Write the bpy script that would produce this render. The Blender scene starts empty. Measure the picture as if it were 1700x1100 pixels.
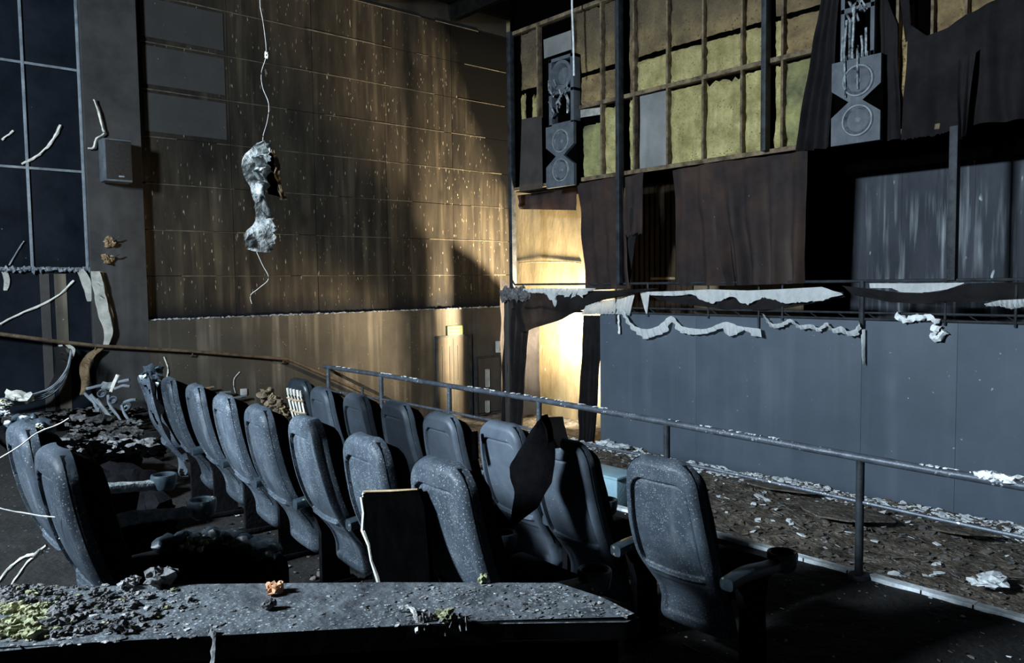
import bpy, bmesh, math, random
from mathutils import Vector, Matrix, noise
C = bpy.context.scene.collection
SC = bpy.context.scene
R = random.Random(7)
# ------------------------------------------------------------------ camera
H = 2.57                       # eye height above the lower hall floor
FPX = 1300.0; TH = math.radians(49.0); PH = math.radians(3.54); RO = 0.0126
EYE = Vector((0, 0, H))
_h = Vector((-math.sin(TH), math.cos(TH), 0)); _r0 = Vector((math.cos(TH), math.sin(TH), 0)); _z = Vector((0, 0, 1))
FWD = _h*math.cos(PH) - _z*math.sin(PH); _u0 = _h*math.sin(PH) + _z*math.cos(PH)
RIGHT = _r0*math.cos(RO) - _u0*math.sin(RO); UP = _u0*math.cos(RO) + _r0*math.sin(RO)
cd = bpy.data.cameras.new('camera'); cam = bpy.data.objects.new('camera', cd); C.objects.link(cam)
cd.sensor_width = 36; cd.lens = FPX/1700*36; cd.clip_start = 0.02
m = Matrix((RIGHT, UP, -FWD)).transposed().to_4x4(); m.translation = EYE; cam.matrix_world = m
SC.camera = cam
# ------------------------------------------------------------------ light
w = bpy.data.worlds.new('world'); SC.world = w; w.use_nodes = True
w.node_tree.nodes['Background'].inputs[0].default_value = (0.35, 0.55, 0.9, 1)
w.node_tree.nodes['Background'].inputs[1].default_value = 0.012
SC.view_settings.view_transform = 'Standard'; SC.view_settings.look = 'None'; SC.view_settings.gamma = 1
SC.view_settings.exposure = 0.0
def area(name, loc, target, size, power, col, spread=180, sy=None):
    l = bpy.data.lights.new(name, 'AREA'); l.energy = power; l.color = col; l.size = size; l.spread = math.radians(spread)
    if sy: l.shape = 'RECTANGLE'; l.size_y = sy
    o = bpy.data.objects.new(name, l); C.objects.link(o); o.location = loc
    o.rotation_euler = (Vector(target)-Vector(loc)).to_track_quat('-Z', 'Y').to_euler()
    return o
area('daylight_rear_opening', (-5.1, -4.2, H+2.6), (-5.2, 7.0, H-.2), 1.1, 2050, (0.74, 0.88, 1.0))
area('daylight_behind_screen', (-9.3, 10.0, H-1.12), (-12, 9.7, H+0.7), 0.35, 980, (1.0, 0.80, 0.52), 135)
area('daylight_service_door', (-9.45, 9.85, H-1.45), (-10.6, 10.4, H-1.3), 0.4, 170, (1.0, 0.88, 0.66), sy=1.3)

def P(px, py, X=None, Y=None, Z=None, F=None):
    "point of the place seen at a spot of the photograph, on a plane of the building (Z measured from eye height)"
    d = FWD*FPX + RIGHT*(px-850) + UP*(550-py)
    if X is not None: s = X/d.x
    elif Y is not None: s = Y/d.y
    elif Z is not None: s = Z/d.z
    else: s = F/(d.dot(_h))
    return EYE + d*s
# ------------------------------------------------------------------ materials
LEDGE_ = H-.47
def mat(name, a, b=None, scale=6, rough=0.85, speck=None, speck_scale=60, speck_th=0.12, speck_mask=0.5,
        streak=None, streak_amt=0.5, streak_scale=9, bump=0.3, bump_scale=30, stretch=(1, 1, 1), metal=0, spec=0.3, top_tone=None, dist=0.01, speck2=None, corner=None, band=None):
    m = bpy.data.materials.new(name); m.use_nodes = True; nt = m.node_tree; N = nt.nodes; L = nt.links
    bs = N['Principled BSDF']; bs.inputs['Roughness'].default_value = rough; bs.inputs['Metallic'].default_value = metal
    bs.inputs['Specular IOR Level'].default_value = spec
    if spec == 0: bs.inputs['IOR'].default_value = 1.0
    tc = N.new('ShaderNodeTexCoord'); oi = N.new('ShaderNodeObjectInfo')
    ad = N.new('ShaderNodeVectorMath'); ad.operation = 'ADD'; L.new(tc.outputs['Object'], ad.inputs[0]); L.new(oi.outputs['Location'], ad.inputs[1])
    vec = ad.outputs[0]
    mp = N.new('ShaderNodeMapping'); mp.inputs['Scale'].default_value = stretch; L.new(vec, mp.inputs[0])
    n1 = N.new('ShaderNodeTexNoise'); n1.inputs['Scale'].default_value = scale; n1.inputs['Detail'].default_value = 8; n1.inputs['Roughness'].default_value = .65
    L.new(mp.outputs[0], n1.inputs[0])
    rp = N.new('ShaderNodeValToRGB'); rp.color_ramp.elements[0].position = .36; rp.color_ramp.elements[1].position = .64
    rp.color_ramp.elements[0].color = (*a, 1); rp.color_ramp.elements[1].color = (*(b or a), 1)
    L.new(n1.outputs['Fac'], rp.inputs[0]); col = rp.outputs[0]
    def mix(c1, fac, c2):
        x = N.new('ShaderNodeMix'); x.data_type = 'RGBA'; L.new(fac, x.inputs['Factor']); L.new(c1, x.inputs['A'])
        if isinstance(c2, tuple): x.inputs['B'].default_value = (*c2, 1)
        else: L.new(c2, x.inputs['B'])
        return x.outputs['Result']
    def rng(v, a0, a1, b0=0, b1=1):
        x = N.new('ShaderNodeMapRange'); x.inputs[1].default_value = a0; x.inputs[2].default_value = a1; x.inputs[3].default_value = b0; x.inputs[4].default_value = b1
        L.new(v, x.inputs[0]); return x.outputs[0]
    def mul(a_, b_):
        x = N.new('ShaderNodeMath'); x.operation = 'MULTIPLY'; L.new(a_, x.inputs[0])
        if isinstance(b_, float): x.inputs[1].default_value = b_
        else: L.new(b_, x.inputs[1])
        return x.outputs[0]
    if top_tone:      # darker tone towards the top: (z0, z1, colour) world height band
        sx = N.new('ShaderNodeSeparateXYZ'); L.new(vec, sx.inputs[0])
        n = N.new('ShaderNodeTexNoise'); n.inputs['Scale'].default_value = 1.6; n.inputs['Detail'].default_value = 4; L.new(vec, n.inputs[0])
        ab = N.new('ShaderNodeMath'); ab.operation = 'MULTIPLY_ADD'; L.new(n.outputs['Fac'], ab.inputs[0]); ab.inputs[1].default_value = 1.6; L.new(sx.outputs[2], ab.inputs[2])
        col = mix(col, rng(ab.outputs[0], top_tone[0]+.8, top_tone[1]+.8, 0, top_tone[3]), top_tone[2])
    if streak:
        mp2 = N.new('ShaderNodeMapping'); mp2.inputs['Scale'].default_value = (1, 1, .05); L.new(vec, mp2.inputs[0])
        n2 = N.new('ShaderNodeTexNoise'); n2.inputs['Scale'].default_value = streak_scale; n2.inputs['Detail'].default_value = 6; L.new(mp2.outputs[0], n2.inputs[0])
        n3 = N.new('ShaderNodeTexNoise'); n3.inputs['Scale'].default_value = 1.3 if streak_scale < 20 else 6; L.new(vec, n3.inputs[0])
        col = mix(col, mul(mul(rng(n2.outputs['Fac'], .5, .72), rng(n3.outputs['Fac'], .35, .65)), float(streak_amt)), streak)
    if speck:
        nd = N.new('ShaderNodeTexNoise'); nd.inputs['Scale'].default_value = speck_scale*.6; nd.inputs['Detail'].default_value = 2; L.new(mp.outputs[0], nd.inputs[0])
        vm = N.new('ShaderNodeVectorMath'); vm.operation = 'MULTIPLY_ADD'; L.new(nd.outputs['Color'], vm.inputs[0]); vm.inputs[1].default_value = (1.6/speck_scale,)*3; L.new(mp.outputs[0], vm.inputs[2])
        vo = N.new('ShaderNodeTexVoronoi'); vo.inputs['Scale'].default_value = speck_scale; L.new(vm.outputs[0], vo.inputs[0])
        n4 = N.new('ShaderNodeTexNoise'); n4.inputs['Scale'].default_value = 5; n4.inputs['Detail'].default_value = 3; L.new(vec, n4.inputs[0])
        sp = N.new('ShaderNodeSeparateColor'); L.new(vo.outputs['Color'], sp.inputs[0])
        f = mul(rng(vo.outputs['Distance'], speck_th, speck_th*1.5, 1, 0), mul(rng(n4.outputs['Fac'], speck_mask-.06, speck_mask+.06), rng(sp.outputs[0], .45, .6)))
        col = mix(col, f, speck)
        if speck2:
            vo = N.new('ShaderNodeTexVoronoi'); vo.inputs['Scale'].default_value = speck2; L.new(mp.outputs[0], vo.inputs[0])
            n5 = N.new('ShaderNodeTexNoise'); n5.inputs['Scale'].default_value = 7; n5.inputs['Detail'].default_value = 5; L.new(vec, n5.inputs[0])
            s5 = N.new('ShaderNodeSeparateColor'); L.new(vo.outputs['Color'], s5.inputs[0])
            col = mix(col, mul(rng(vo.outputs['Distance'], .25, .4, 1, 0), mul(rng(n5.outputs['Fac'], .42, .62), rng(s5.outputs[0], .3, .9))), speck)
    if corner:      # cast shadow painted into the upper corner: (y0, y1, slope)
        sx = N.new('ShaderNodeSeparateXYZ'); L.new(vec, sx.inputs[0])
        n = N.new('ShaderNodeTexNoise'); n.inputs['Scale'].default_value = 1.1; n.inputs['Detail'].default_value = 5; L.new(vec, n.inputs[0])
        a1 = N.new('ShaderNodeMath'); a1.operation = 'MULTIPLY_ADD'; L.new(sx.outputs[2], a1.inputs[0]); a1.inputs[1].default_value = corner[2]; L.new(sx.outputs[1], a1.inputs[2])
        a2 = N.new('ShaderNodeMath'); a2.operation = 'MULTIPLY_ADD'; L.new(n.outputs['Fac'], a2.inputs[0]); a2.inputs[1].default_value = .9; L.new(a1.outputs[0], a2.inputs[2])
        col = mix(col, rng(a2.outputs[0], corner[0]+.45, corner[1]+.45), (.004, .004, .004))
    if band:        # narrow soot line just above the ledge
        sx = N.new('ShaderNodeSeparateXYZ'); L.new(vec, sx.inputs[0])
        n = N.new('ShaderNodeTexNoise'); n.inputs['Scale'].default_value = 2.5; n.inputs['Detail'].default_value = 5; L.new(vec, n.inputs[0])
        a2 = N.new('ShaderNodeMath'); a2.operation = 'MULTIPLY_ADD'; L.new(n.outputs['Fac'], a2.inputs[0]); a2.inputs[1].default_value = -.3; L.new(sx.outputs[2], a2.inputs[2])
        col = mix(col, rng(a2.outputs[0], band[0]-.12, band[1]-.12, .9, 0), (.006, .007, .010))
    L.new(col, bs.inputs['Base Color'])
    if bump:
        nb = N.new('ShaderNodeTexNoise'); nb.inputs['Scale'].default_value = bump_scale; nb.inputs['Detail'].default_value = 6; L.new(mp.outputs[0], nb.inputs[0])
        bu = N.new('ShaderNodeBump'); bu.inputs['Strength'].default_value = bump; bu.inputs['Distance'].default_value = dist
        L.new(nb.outputs['Fac'], bu.inputs['Height']); L.new(bu.outputs[0], bs.inputs['Normal'])
    return m
G = lambda v: (v, v, v)
M = dict(
 seat=mat('seat_plastic', (.058,.076,.100), (.094,.12,.152), 9, .5, speck=(.40,.45,.48), speck_scale=105, speck_th=.23, speck_mask=.44, speck2=210, streak=(.3,.34,.38), streak_amt=.5, streak_scale=22, bump=.12, bump_scale=60, spec=.4),
 seat_clean=mat('seat_plastic_cleaner', (.070,.088,.113), (.10,.123,.152), 9, .5, speck=(.45,.5,.52), speck_scale=85, speck_th=.14, speck_mask=.6, bump=.1, bump_scale=60, spec=.4),
 pad=mat('charred_padding', (.004,.004,.005), (.008,.008,.009), 14, .95, bump=.5, bump_scale=40, spec=.03),
 arm=mat('armrest_plastic', (.018,.027,.035), (.036,.05,.062), 12, .38, speck=(.4,.42,.25), speck_scale=40, speck_th=.25, speck_mask=.6, bump=.25, bump_scale=30, spec=.5),
 arm_ash=mat('ash_covered_armrest', (.10,.115,.12), (.26,.28,.28), 16, .9, bump=.7, bump_scale=60),
 steel=mat('sooty_steel', (.05,.06,.075), (.10,.115,.14), 10, .45, speck=(.55,.6,.62), speck_scale=40, speck_th=.22, speck_mask=.55, bump=.3, bump_scale=50, metal=.3),
 brown_steel=mat('rusty_steel', (.05,.035,.022), (.13,.09,.055), 10, .7, speck=(.5,.5,.45), speck_scale=40, speck_th=.16, speck_mask=.6, bump=.3),
 post=mat('black_post', (.010,.012,.015), (.035,.042,.05), 7, .6, bump=.3),
 white_strip=mat('white_strip', (.45,.5,.54), (.85,.9,.92), 14, .7, bump=.5),
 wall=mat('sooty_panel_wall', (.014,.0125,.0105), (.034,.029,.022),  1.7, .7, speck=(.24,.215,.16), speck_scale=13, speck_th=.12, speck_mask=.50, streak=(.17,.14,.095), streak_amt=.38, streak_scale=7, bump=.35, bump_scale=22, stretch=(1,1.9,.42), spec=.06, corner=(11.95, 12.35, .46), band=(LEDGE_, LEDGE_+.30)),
 wall_grey=mat('cleaner_grey_panel', (.028,.028,.027), (.04,.04,.038), 1.2, .8, speck=(.3,.28,.24), speck_scale=15, speck_th=.06, speck_mask=.6, bump=.2, bump_scale=22),
 wall_dark=mat('wall_joint_dark', (.008,.008,.008), (.015,.014,.012), 4, .9),
 ash_glint=mat('ash_and_glint_on_joint', (.04,.035,.026), (.13,.11,.08), 5, .9, bump=.5),
 wall_low=mat('lower_wall_plaster', (.034,.030,.023), (.060,.051,.038), 1.1, .75, speck=(.4,.36,.28), speck_scale=18, speck_th=.1, speck_mask=.58, streak=(.3,.26,.2), streak_amt=.5, streak_scale=6, bump=.3, bump_scale=20),
 wall_low_dark=mat('lower_wall_sooted', (.035,.034,.033), (.06,.056,.052), 1.4, .7, streak=(.2,.2,.2), streak_amt=.5, streak_scale=7, bump=.3),
 brown_board=mat('brown_board', (.020,.012,.006), (.05,.032,.016), 3, .8, bump=.3),
 pilaster=mat('pilaster_plaster', (.026,.026,.026), (.050,.049,.048), 1.6, .6, streak=(.12,.12,.12), streak_amt=.4, streak_scale=3, bump=.15, bump_scale=15, spec=.2),
 pale_ash=mat('pale_ash', (.22,.22,.22), (.52,.52,.51), 25, .95, bump=1, bump_scale=50, dist=.02),
 backwall=mat('back_wall_concrete', (.13,.105,.058), (.24,.19,.108), 2.4, .85, streak=(.07,.06,.05), streak_amt=.95, streak_scale=5, bump=.4, bump_scale=18, speck=(.7,.7,.65), speck_scale=12, speck_th=.1, speck_mask=.6, stretch=(1,1,.35)),
 backwall_grey=mat('back_wall_sooted', (.022,.027,.035), (.05,.058,.072), 2.2, .75, streak=(.42,.46,.5), streak_amt=.75, streak_scale=17, bump=.4, bump_scale=18, speck=(.5,.55,.6), speck_scale=14, speck_th=.12, speck_mask=.6, stretch=(1,1,.3)),
 screen=mat('grey_screen_wall', (.060,.080,.106), (.085,.11,.142), .7, .6, speck=(.4,.45,.5), speck_scale=14, speck_th=.09, speck_mask=.62, streak=(.17,.20,.24), streak_amt=.3, streak_scale=4, bump=.06, bump_scale=20, spec=.3),
 ceiling=mat('charred_ceiling', (.004,.004,.004), (.01,.009,.008), 4, 1, spec=.02),
 black=mat('black_char', (.0006,.0006,.0006), (.0012,.0012,.0012), 10, 1, bump=.3, spec=0),
 drape=mat('black_masking_cloth', (.020,.019,.020), (.036,.034,.036), 3, .9, streak=(.07,.06,.055), streak_amt=.35, streak_scale=5, bump=.3, bump_scale=14, spec=.1),
 drape_brown=mat('brown_singed_cloth', (.035,.034,.040), (.115,.075,.060), 1.1, .9, streak=(.17,.14,.13), streak_amt=.5, streak_scale=4, bump=.3, bump_scale=12, speck=(.3,.3,.3), speck_scale=10, speck_th=.05, speck_mask=.6, spec=.1),
 rag=mat('white_rag', (.84,.88,.88), (.97,.99,.99), 9, .8, bump=.5, bump_scale=25, dist=.02),
 insul=mat('mineral_wool', (.52,.45,.18), (.99,.88,.42), 3.6, .95, speck=(.26,.24,.09), speck_scale=30, speck_th=.24, speck_mask=.54, streak=(.30,.27,.12), streak_amt=.5, streak_scale=12, bump=1, bump_scale=30, dist=.035, top_tone=(H+2.5, H+4.3, (.36,.25,.12), .85)),
 insul_brown=mat('scorched_wool', (.30,.20,.10), (.90,.66,.30), 2.8, .95, speck=(.16,.12,.06), speck_scale=26, speck_th=.26, speck_mask=.52, streak=(.16,.12,.07), streak_amt=.6, streak_scale=10, bump=1, bump_scale=26, dist=.035, top_tone=(H+2.3, H+4.0, (.15,.12,.085), .92)),
 insul_grey=mat('grey_green_wool', (.13,.14,.09), (.66,.63,.27), 1.9, .95, bump=.9, bump_scale=30, dist=.035, top_tone=(H+2.3, H+3.6, (.16,.15,.10), .9)),
 stud=mat('scorched_stud', (.05,.036,.024), (.22,.165,.10), 7, .8, bump=.4),
 foil=mat('grey_sheet', (.30,.31,.30), (.46,.47,.46), 2, .55, streak=(.75,.75,.72), streak_amt=.5, streak_scale=3, bump=.1),
 spk=mat('speaker_cabinet', (.055,.065,.078), (.10,.115,.13), 5, .6, streak=(.2,.22,.25), streak_amt=.3, bump=.2),
 cone=mat('speaker_cone', (.025,.032,.04), (.16,.18,.20), 9, .5, bump=.3),
 ring=mat('speaker_ring', (.13,.15,.17), (.24,.27,.29), 12, .5, bump=.3),
 grille=mat('speaker_grille', (.012,.011,.010), (.022,.020,.018), 30, .7, bump=.3, bump_scale=200),
 molten=mat('melted_plastic', (.02,.025,.03), (.4,.45,.48), 14, .25, bump=.6, bump_scale=18, spec=.8),
 bluepanel=mat('charcoal_wall_panel', (.004,.006,.009), (.009,.012,.018), 2, .6, bump=.1, bump_scale=9, spec=.08, speck=(.3,.35,.4), speck_scale=9, speck_th=.06, speck_mask=.6),
 frame_metal=mat('pale_panel_frame', (.10,.12,.14), (.22,.25,.28), 5, .6, bump=.3),
 floor=mat('debris_floor', (.055,.045,.034), (.20,.17,.135), 5, .95, speck=(.5,.52,.5), speck_scale=22, speck_th=.2, speck_mask=.52, bump=1, bump_scale=16, dist=.05),
 platform=mat('sooty_carpet', (.004,.004,.004), (.014,.0133,.0126), 4, .95, speck=(.22,.24,.25), speck_scale=26, speck_th=.12, speck_mask=.55, bump=.9, bump_scale=26, dist=.02),
 flake=mat('ash_flake', (.05,.042,.034), (.20,.175,.145), 5, .9, bump=.5),
 flake_w=mat('pale_flake', (.5,.54,.56), (.88,.92,.93), 9, .85, bump=.5),
 counter=mat('ashy_counter_top', (.045,.052,.062), (.125,.14,.155), 13, .65, speck=(.40,.45,.45), speck_scale=80, speck_th=.17, speck_mask=.5, speck2=160, bump=.8, bump_scale=30, dist=.012),
 rubble=mat('dark_rubble', (.02,.02,.02), (.09,.088,.085), 12, .95, bump=1, bump_scale=40, dist=.02),
 green=mat('green_wool_clump', (.20,.21,.12), (.46,.46,.27), 18, .95, bump=1, bump_scale=60, dist=.01),
 grey_clump=mat('grey_ash_clump', (.07,.07,.075), (.22,.22,.22), 18, .95, bump=1, bump_scale=60, dist=.01),
 orange=mat('orange_scrap', (.55,.25,.12), (.75,.42,.25), 20, .8, bump=.6),
 wool_pale=mat('pale_grey_wool', (.34,.37,.38), (.78,.80,.78), 14, .95, bump=1, bump_scale=45, dist=.012),
 peel=mat('peeling_lining', (.42,.42,.38), (.78,.76,.68), 7, .8, bump=.4),
 peel_tan=mat('peeling_scorched_lining', (.16,.10,.05), (.40,.30,.18), 5, .8, bump=.4),
 sheet=mat('grey_brown_sheet', (.075,.068,.062), (.11,.10,.093), 3, .75, bump=.25, bump_scale=12),
 sign=mat('sign_green', (.12,.15,.05), (.18,.21,.08), 8, .6),
 sign_dark=mat('sign_marks', (.06,.08,.03), (.09,.11,.05), 8, .7),
 door=mat('side_door_wood', (.036,.029,.019), (.058,.046,.03), 2, .65, streak=(.2,.16,.1), streak_amt=.4, bump=.2),
 wirem=mat('pale_wire', (.35,.34,.32), (.6,.58,.55), 8, .6),
 box_w=mat('off_white_plastic', (.35,.36,.34), (.5,.5,.47), 8, .6),
 blue=mat('pale_blue_plastic', (.25,.42,.5), (.35,.52,.6), 5, .5),
)
# ------------------------------------------------------------------ mesh helpers
def tag(o, label=None, cat=None, group=None, kind=None):
    if label: o['label'] = label
    if cat: o['category'] = cat
    if group: o['group'] = group
    if kind: o['kind'] = kind
    return o
def obj(name, bm, mats, parent=None, smooth=True, local=False, mod=None, keep=False):
    me = bpy.data.meshes.new(name)
    if not keep: bmesh.ops.recalc_face_normals(bm, faces=bm.faces)
    if parent and not local:
        bmesh.ops.translate(bm, verts=bm.verts, vec=-parent.location)
    if smooth:
        for f in bm.faces: f.smooth = True
    bm.to_mesh(me); bm.free()
    for x in (mats if isinstance(mats, (list, tuple)) else [mats]): me.materials.append(M[x])
    if smooth:
        try: me.set_sharp_from_angle(angle=math.radians(38))
        except Exception: pass
    o = bpy.data.objects.new(name, me); C.objects.link(o)
    if parent: o.parent = parent
    return o
def root(name, loc, label, cat, group=None):
    o = bpy.data.objects.new(name, None); C.objects.link(o); o.location = loc; o.empty_display_size = .1
    return tag(o, label, cat, group)
def B(): return bmesh.new()
def box(bm, x0, x1, y0, y1, z0, z1, bev=0, mi=0):
    t = bmesh.ops.create_cube(bm, size=1)['verts']
    for v in t: v.co = Vector(((x0+x1)/2+v.co.x*(x1-x0), (y0+y1)/2+v.co.y*(y1-y0), (z0+z1)/2+v.co.z*(z1-z0)))
    fs = list({f for v in t for f in v.link_faces})
    for f in fs: f.material_index = mi
    if bev:
        es = list({e for v in t for e in v.link_edges})
        bmesh.ops.bevel(bm, geom=es, offset=bev, segments=2, affect='EDGES', profile=.6, material=-1)
    return bm
def tube(bm, pts, r, n=10, jitter=0, seed=1, mi=0, r1=None):
    rr = random.Random(seed); pts = [Vector(p) for p in pts]; rings = []
    for i, p in enumerate(pts):
        d = (pts[min(i+1, len(pts)-1)]-pts[max(i-1, 0)]).normalized()
        a = d.cross(Vector((0, 0, 1)));  a = a if a.length > .15 else d.cross(Vector((1, 0, 0)))
        a.normalize(); b = d.cross(a)
        k = r if r1 is None else r+(r1-r)*i/(len(pts)-1)
        rings.append([bm.verts.new(p+(a*math.cos(2*math.pi*j/n)+b*math.sin(2*math.pi*j/n))*k*(1+jitter*rr.uniform(-1, 1))) for j in range(n)])
    for i in range(len(rings)-1):
        for j in range(n):
            bm.faces.new((rings[i][j], rings[i][(j+1) % n], rings[i+1][(j+1) % n], rings[i+1][j])).material_index = mi
    bm.faces.new(rings[0]).material_index = mi; bm.faces.new(rings[-1]).material_index = mi
    return bm
def smoothline(pts, k=6):
    pts = [Vector(p) for p in pts]; out = []
    for i in range(len(pts)-1):
        p0 = pts[max(i-1, 0)]; p1 = pts[i]; p2 = pts[i+1]; p3 = pts[min(i+2, len(pts)-1)]
        for j in range(k):
            t = j/k
            out.append(.5*((2*p1)+(p2-p0)*t+(2*p0-5*p1+4*p2-p3)*t*t+(3*p1-p0-3*p2+p3)*t**3))
    return out+[pts[-1]]
def resample(pts, n):
    pts = [Vector(p) for p in pts]; L = [0]
    for a, b in zip(pts, pts[1:]): L.append(L[-1]+(b-a).length)
    out = []
    for i in range(n):
        s = L[-1]*i/(n-1); k = 0
        while k < len(L)-2 and L[k+1] < s: k += 1
        t = (s-L[k])/max(L[k+1]-L[k], 1e-9); out.append(pts[k].lerp(pts[k+1], min(t, 1)))
    return out
def lathe(bm, prof, n=24, mt=None, mi=0):
    rings = [[bm.verts.new((r*math.cos(2*math.pi*j/n), r*math.sin(2*math.pi*j/n), z)) for j in range(n)] for r, z in prof]
    if mt: 
        for g in rings:
            for v in g: v.co = mt @ v.co
    for i in range(len(rings)-1):
        for j in range(n): bm.faces.new((rings[i][j], rings[i][(j+1) % n], rings[i+1][(j+1) % n], rings[i+1][j])).material_index = mi
    return bm
def rock(bm, c, s, seed=0, sub=1, amp=.35, mi=0, freq=1.7):
    t = bmesh.ops.create_icosphere(bm, subdivisions=sub, radius=1)['verts']; sx, sy, sz = s if isinstance(s, tuple) else (s, s, s)
    o = Vector((seed*3.1, seed*1.7, seed*.9)); c = Vector(c); a = seed*2.3; ca, sa = math.cos(a), math.sin(a)
    for v in t:
        k = 1+amp*noise.noise(v.co*freq+o)*2; x, y, z = v.co.x*sx*k, v.co.y*sy*k, v.co.z*sz*k
        v.co = c+Vector((x*ca-y*sa, x*sa+y*ca, z))
    if mi:
        for f in {f for v in t for f in v.link_faces}: f.material_index = mi
    return bm
def cloth(bm, top, bot, nu=40, nv=16, n=(0, -1, 0), amp=.03, folds=5, seed=0, jag=0.0, thick=.008, rnd=.02, ramp=True):
    "ruled cloth between two polylines, with folds along n"
    n = Vector(n).normalized(); T = resample(top, nu); Bt = resample(bot, nu); rr = random.Random(seed); g = []
    ph = rr.uniform(0, 6)
    for i in range(nu):
        u = i/(nu-1); row = []; b = Bt[i]+(Bt[i]-T[i])*rr.uniform(-jag, jag)
        for j in range(nv):
            v = j/(nv-1); p = T[i].lerp(b, v)
            k = (.35+.65*v) if ramp else 1
            p = p+n*(k*amp*math.sin(u*folds*6.283+ph+.8*v+1.3*noise.noise(Vector((u*4, v*2, seed)))) + rnd*noise.noise(p*2.3+Vector((seed, 0, 0)))*2)
            row.append(bm.verts.new(p))
        g.append(row)
    fs = [bm.faces.new((g[i][j], g[i+1][j], g[i+1][j+1], g[i][j+1])) for i in range(nu-1) for j in range(nv-1)]
    bmesh.ops.solidify(bm, geom=fs, thickness=thick)
    return bm
def slab(bm, pts, off, mi=0):
    "closed prism of an outline"
    a = [bm.verts.new(p) for p in pts]; b = [bm.verts.new(Vector(p)+Vector(off)) for p in pts]; n = len(pts)
    bm.faces.new(a).material_index = mi; bm.faces.new(b[::-1]).material_index = mi
    for i in range(n): bm.faces.new((a[i], b[i], b[(i+1) % n], a[(i+1) % n])).material_index = mi
    return bm
def ribbon(bm, pts, wv, thick=.006, nv=3, twist=0):
    pts = smoothline(pts, 5); wv = Vector(wv)
    g = []
    for i, p in enumerate(pts):
        k = i/(len(pts)-1); ww = Matrix.Rotation(twist*k, 3, 'Z') @ wv*(.7+.5*math.sin(3.1*k+.4)+.15*noise.noise(p*9))
        g.append([bm.verts.new(p+ww*(j/(nv-1)-.5)) for j in range(nv)])
    fs = [bm.faces.new((g[i][j], g[i+1][j], g[i+1][j+1], g[i][j+1])) for i in range(len(g)-1) for j in range(nv-1)]
    bmesh.ops.solidify(bm, geom=fs, thickness=thick); return bm
def grid(bm, x0, x1, y0, y1, nx, ny, f, mi=0):
    g = [[bm.verts.new((x0+(x1-x0)*i/nx, y0+(y1-y0)*j/ny, f(x0+(x1-x0)*i/nx, y0+(y1-y0)*j/ny))) for j in range(ny+1)] for i in range(nx+1)]
    for i in range(nx):
        for j in range(ny): bm.faces.new((g[i][j], g[i+1][j], g[i+1][j+1], g[i][j+1])).material_index = mi
    return bm
def struct(name, bm, mats, smooth=False, parent=None):
    o = obj(name, bm, mats, parent, smooth, keep=name.startswith('floor'))
    if not parent: o['kind'] = 'structure'
    return o
def copy_tree(o, parent=None):
    c = o.copy(); C.objects.link(c); c.parent = parent
    for ch in list(o.children): copy_tree(ch, c)
    return c

# ================================================================== SETTING
XL = -12.0; XLL = -11.85; YF = 9.2; YB = 10.4; ZP = .63; Z2 = .74; Z3 = .85; Z4 = .97
LEDGE = H-.47; TOPZ = H+5.2
# lower hall floor, littered
def fz(x, y): return .05*noise.noise(Vector((x*1.1, y*1.1, 0)))+.035*noise.noise(Vector((x*3.3, y*3.3, 4)))+.02*noise.noise(Vector((x*9, y*9, 4)))
bm = B(); grid(bm, XL, 5, 4.6, YB, 220, 90, fz); struct('floor', bm, 'floor', True)
# seating platform in shallow steps
bm = B()
def pz(x, y): return .012*noise.noise(Vector((x*3, y*3, 2)))+.008*noise.noise(Vector((x*11, y*11, 2)))
for (y0, y1, z) in ((2.55, 5.0, ZP), (1.35, 2.55, Z2), (.15, 1.35, Z3), (-5.5, .15, Z4)):
    grid(bm, (XL+1.5 if y0 > 2 else XL), 5, y0, y1, 150, max(6, int((y1-y0)*14)), lambda x, y, z=z: z+pz(x, y))
    box(bm, (XL+1.5 if y0 > 2 else XL), 5, y0+.001, y1, -.3, z-.02)
for k in range(5): box(bm, XL, XL+1.5, 2.55+k*1.0, 2.55+(k+1)*1.0, -.3, Z2-.02-.145*k)
struct('floor_platform', bm, 'platform', False)
# left wall: panel courses
bm = B(); box(bm, XL-.25, XL-.02, -5.5, YB+.25, 0, TOPZ)
for f in bm.faces: f.material_index = 1
ycols = [3.42, 4.76, 6.16, 7.53, 9.0, YB]
zrows = [LEDGE-.03+.667*k for k in range(9)]
for i in range(5):
    for j in range(8):
        mi = 0
        dx = .004*R.uniform(-1, 1)
        box(bm, XL-.03, XL+dx, ycols[i]+.004, ycols[i+1]-.004, zrows[j]+.004, zrows[j+1]-.006, .004, mi)
for j in (4, 5, 6): box(bm, XL-.01, XL+.008, 3.52, 4.70, zrows[j]+.07, zrows[j+1]-.05, .0, 2)
for j in range(0, 9):
    y = 3.5
    while y < YB-.2:
        L_ = R.uniform(.15, .6); hgt = R.uniform(.006, .015)
        if R.random() < .88: box(bm, XL-.01, XL+R.uniform(.006, .014), y, min(y+L_, YB-.05), zrows[j]-.009, zrows[j]-.009+hgt, 0, 3)  # pale strips: ash, plus the glint of joint edges put into colour
        y += L_
struct('wall_left', bm, ['wall', 'wall_dark', 'wall_grey', 'ash_glint'], False)
# lower wall with ledge
bm = B(); box(bm, XL-.02, XLL, 3.42, YB, 0, LEDGE)
struct('wall_left_lower', bm, 'wall_low', False)
Ydk = P(785, 600, X=XLL).y
bm = B(); box(bm, XLL-.05, XLL+.006, Ydk, YB-.02, 0, LEDGE-.05); struct('trim_1', bm, 'wall_low_dark', False)
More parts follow.
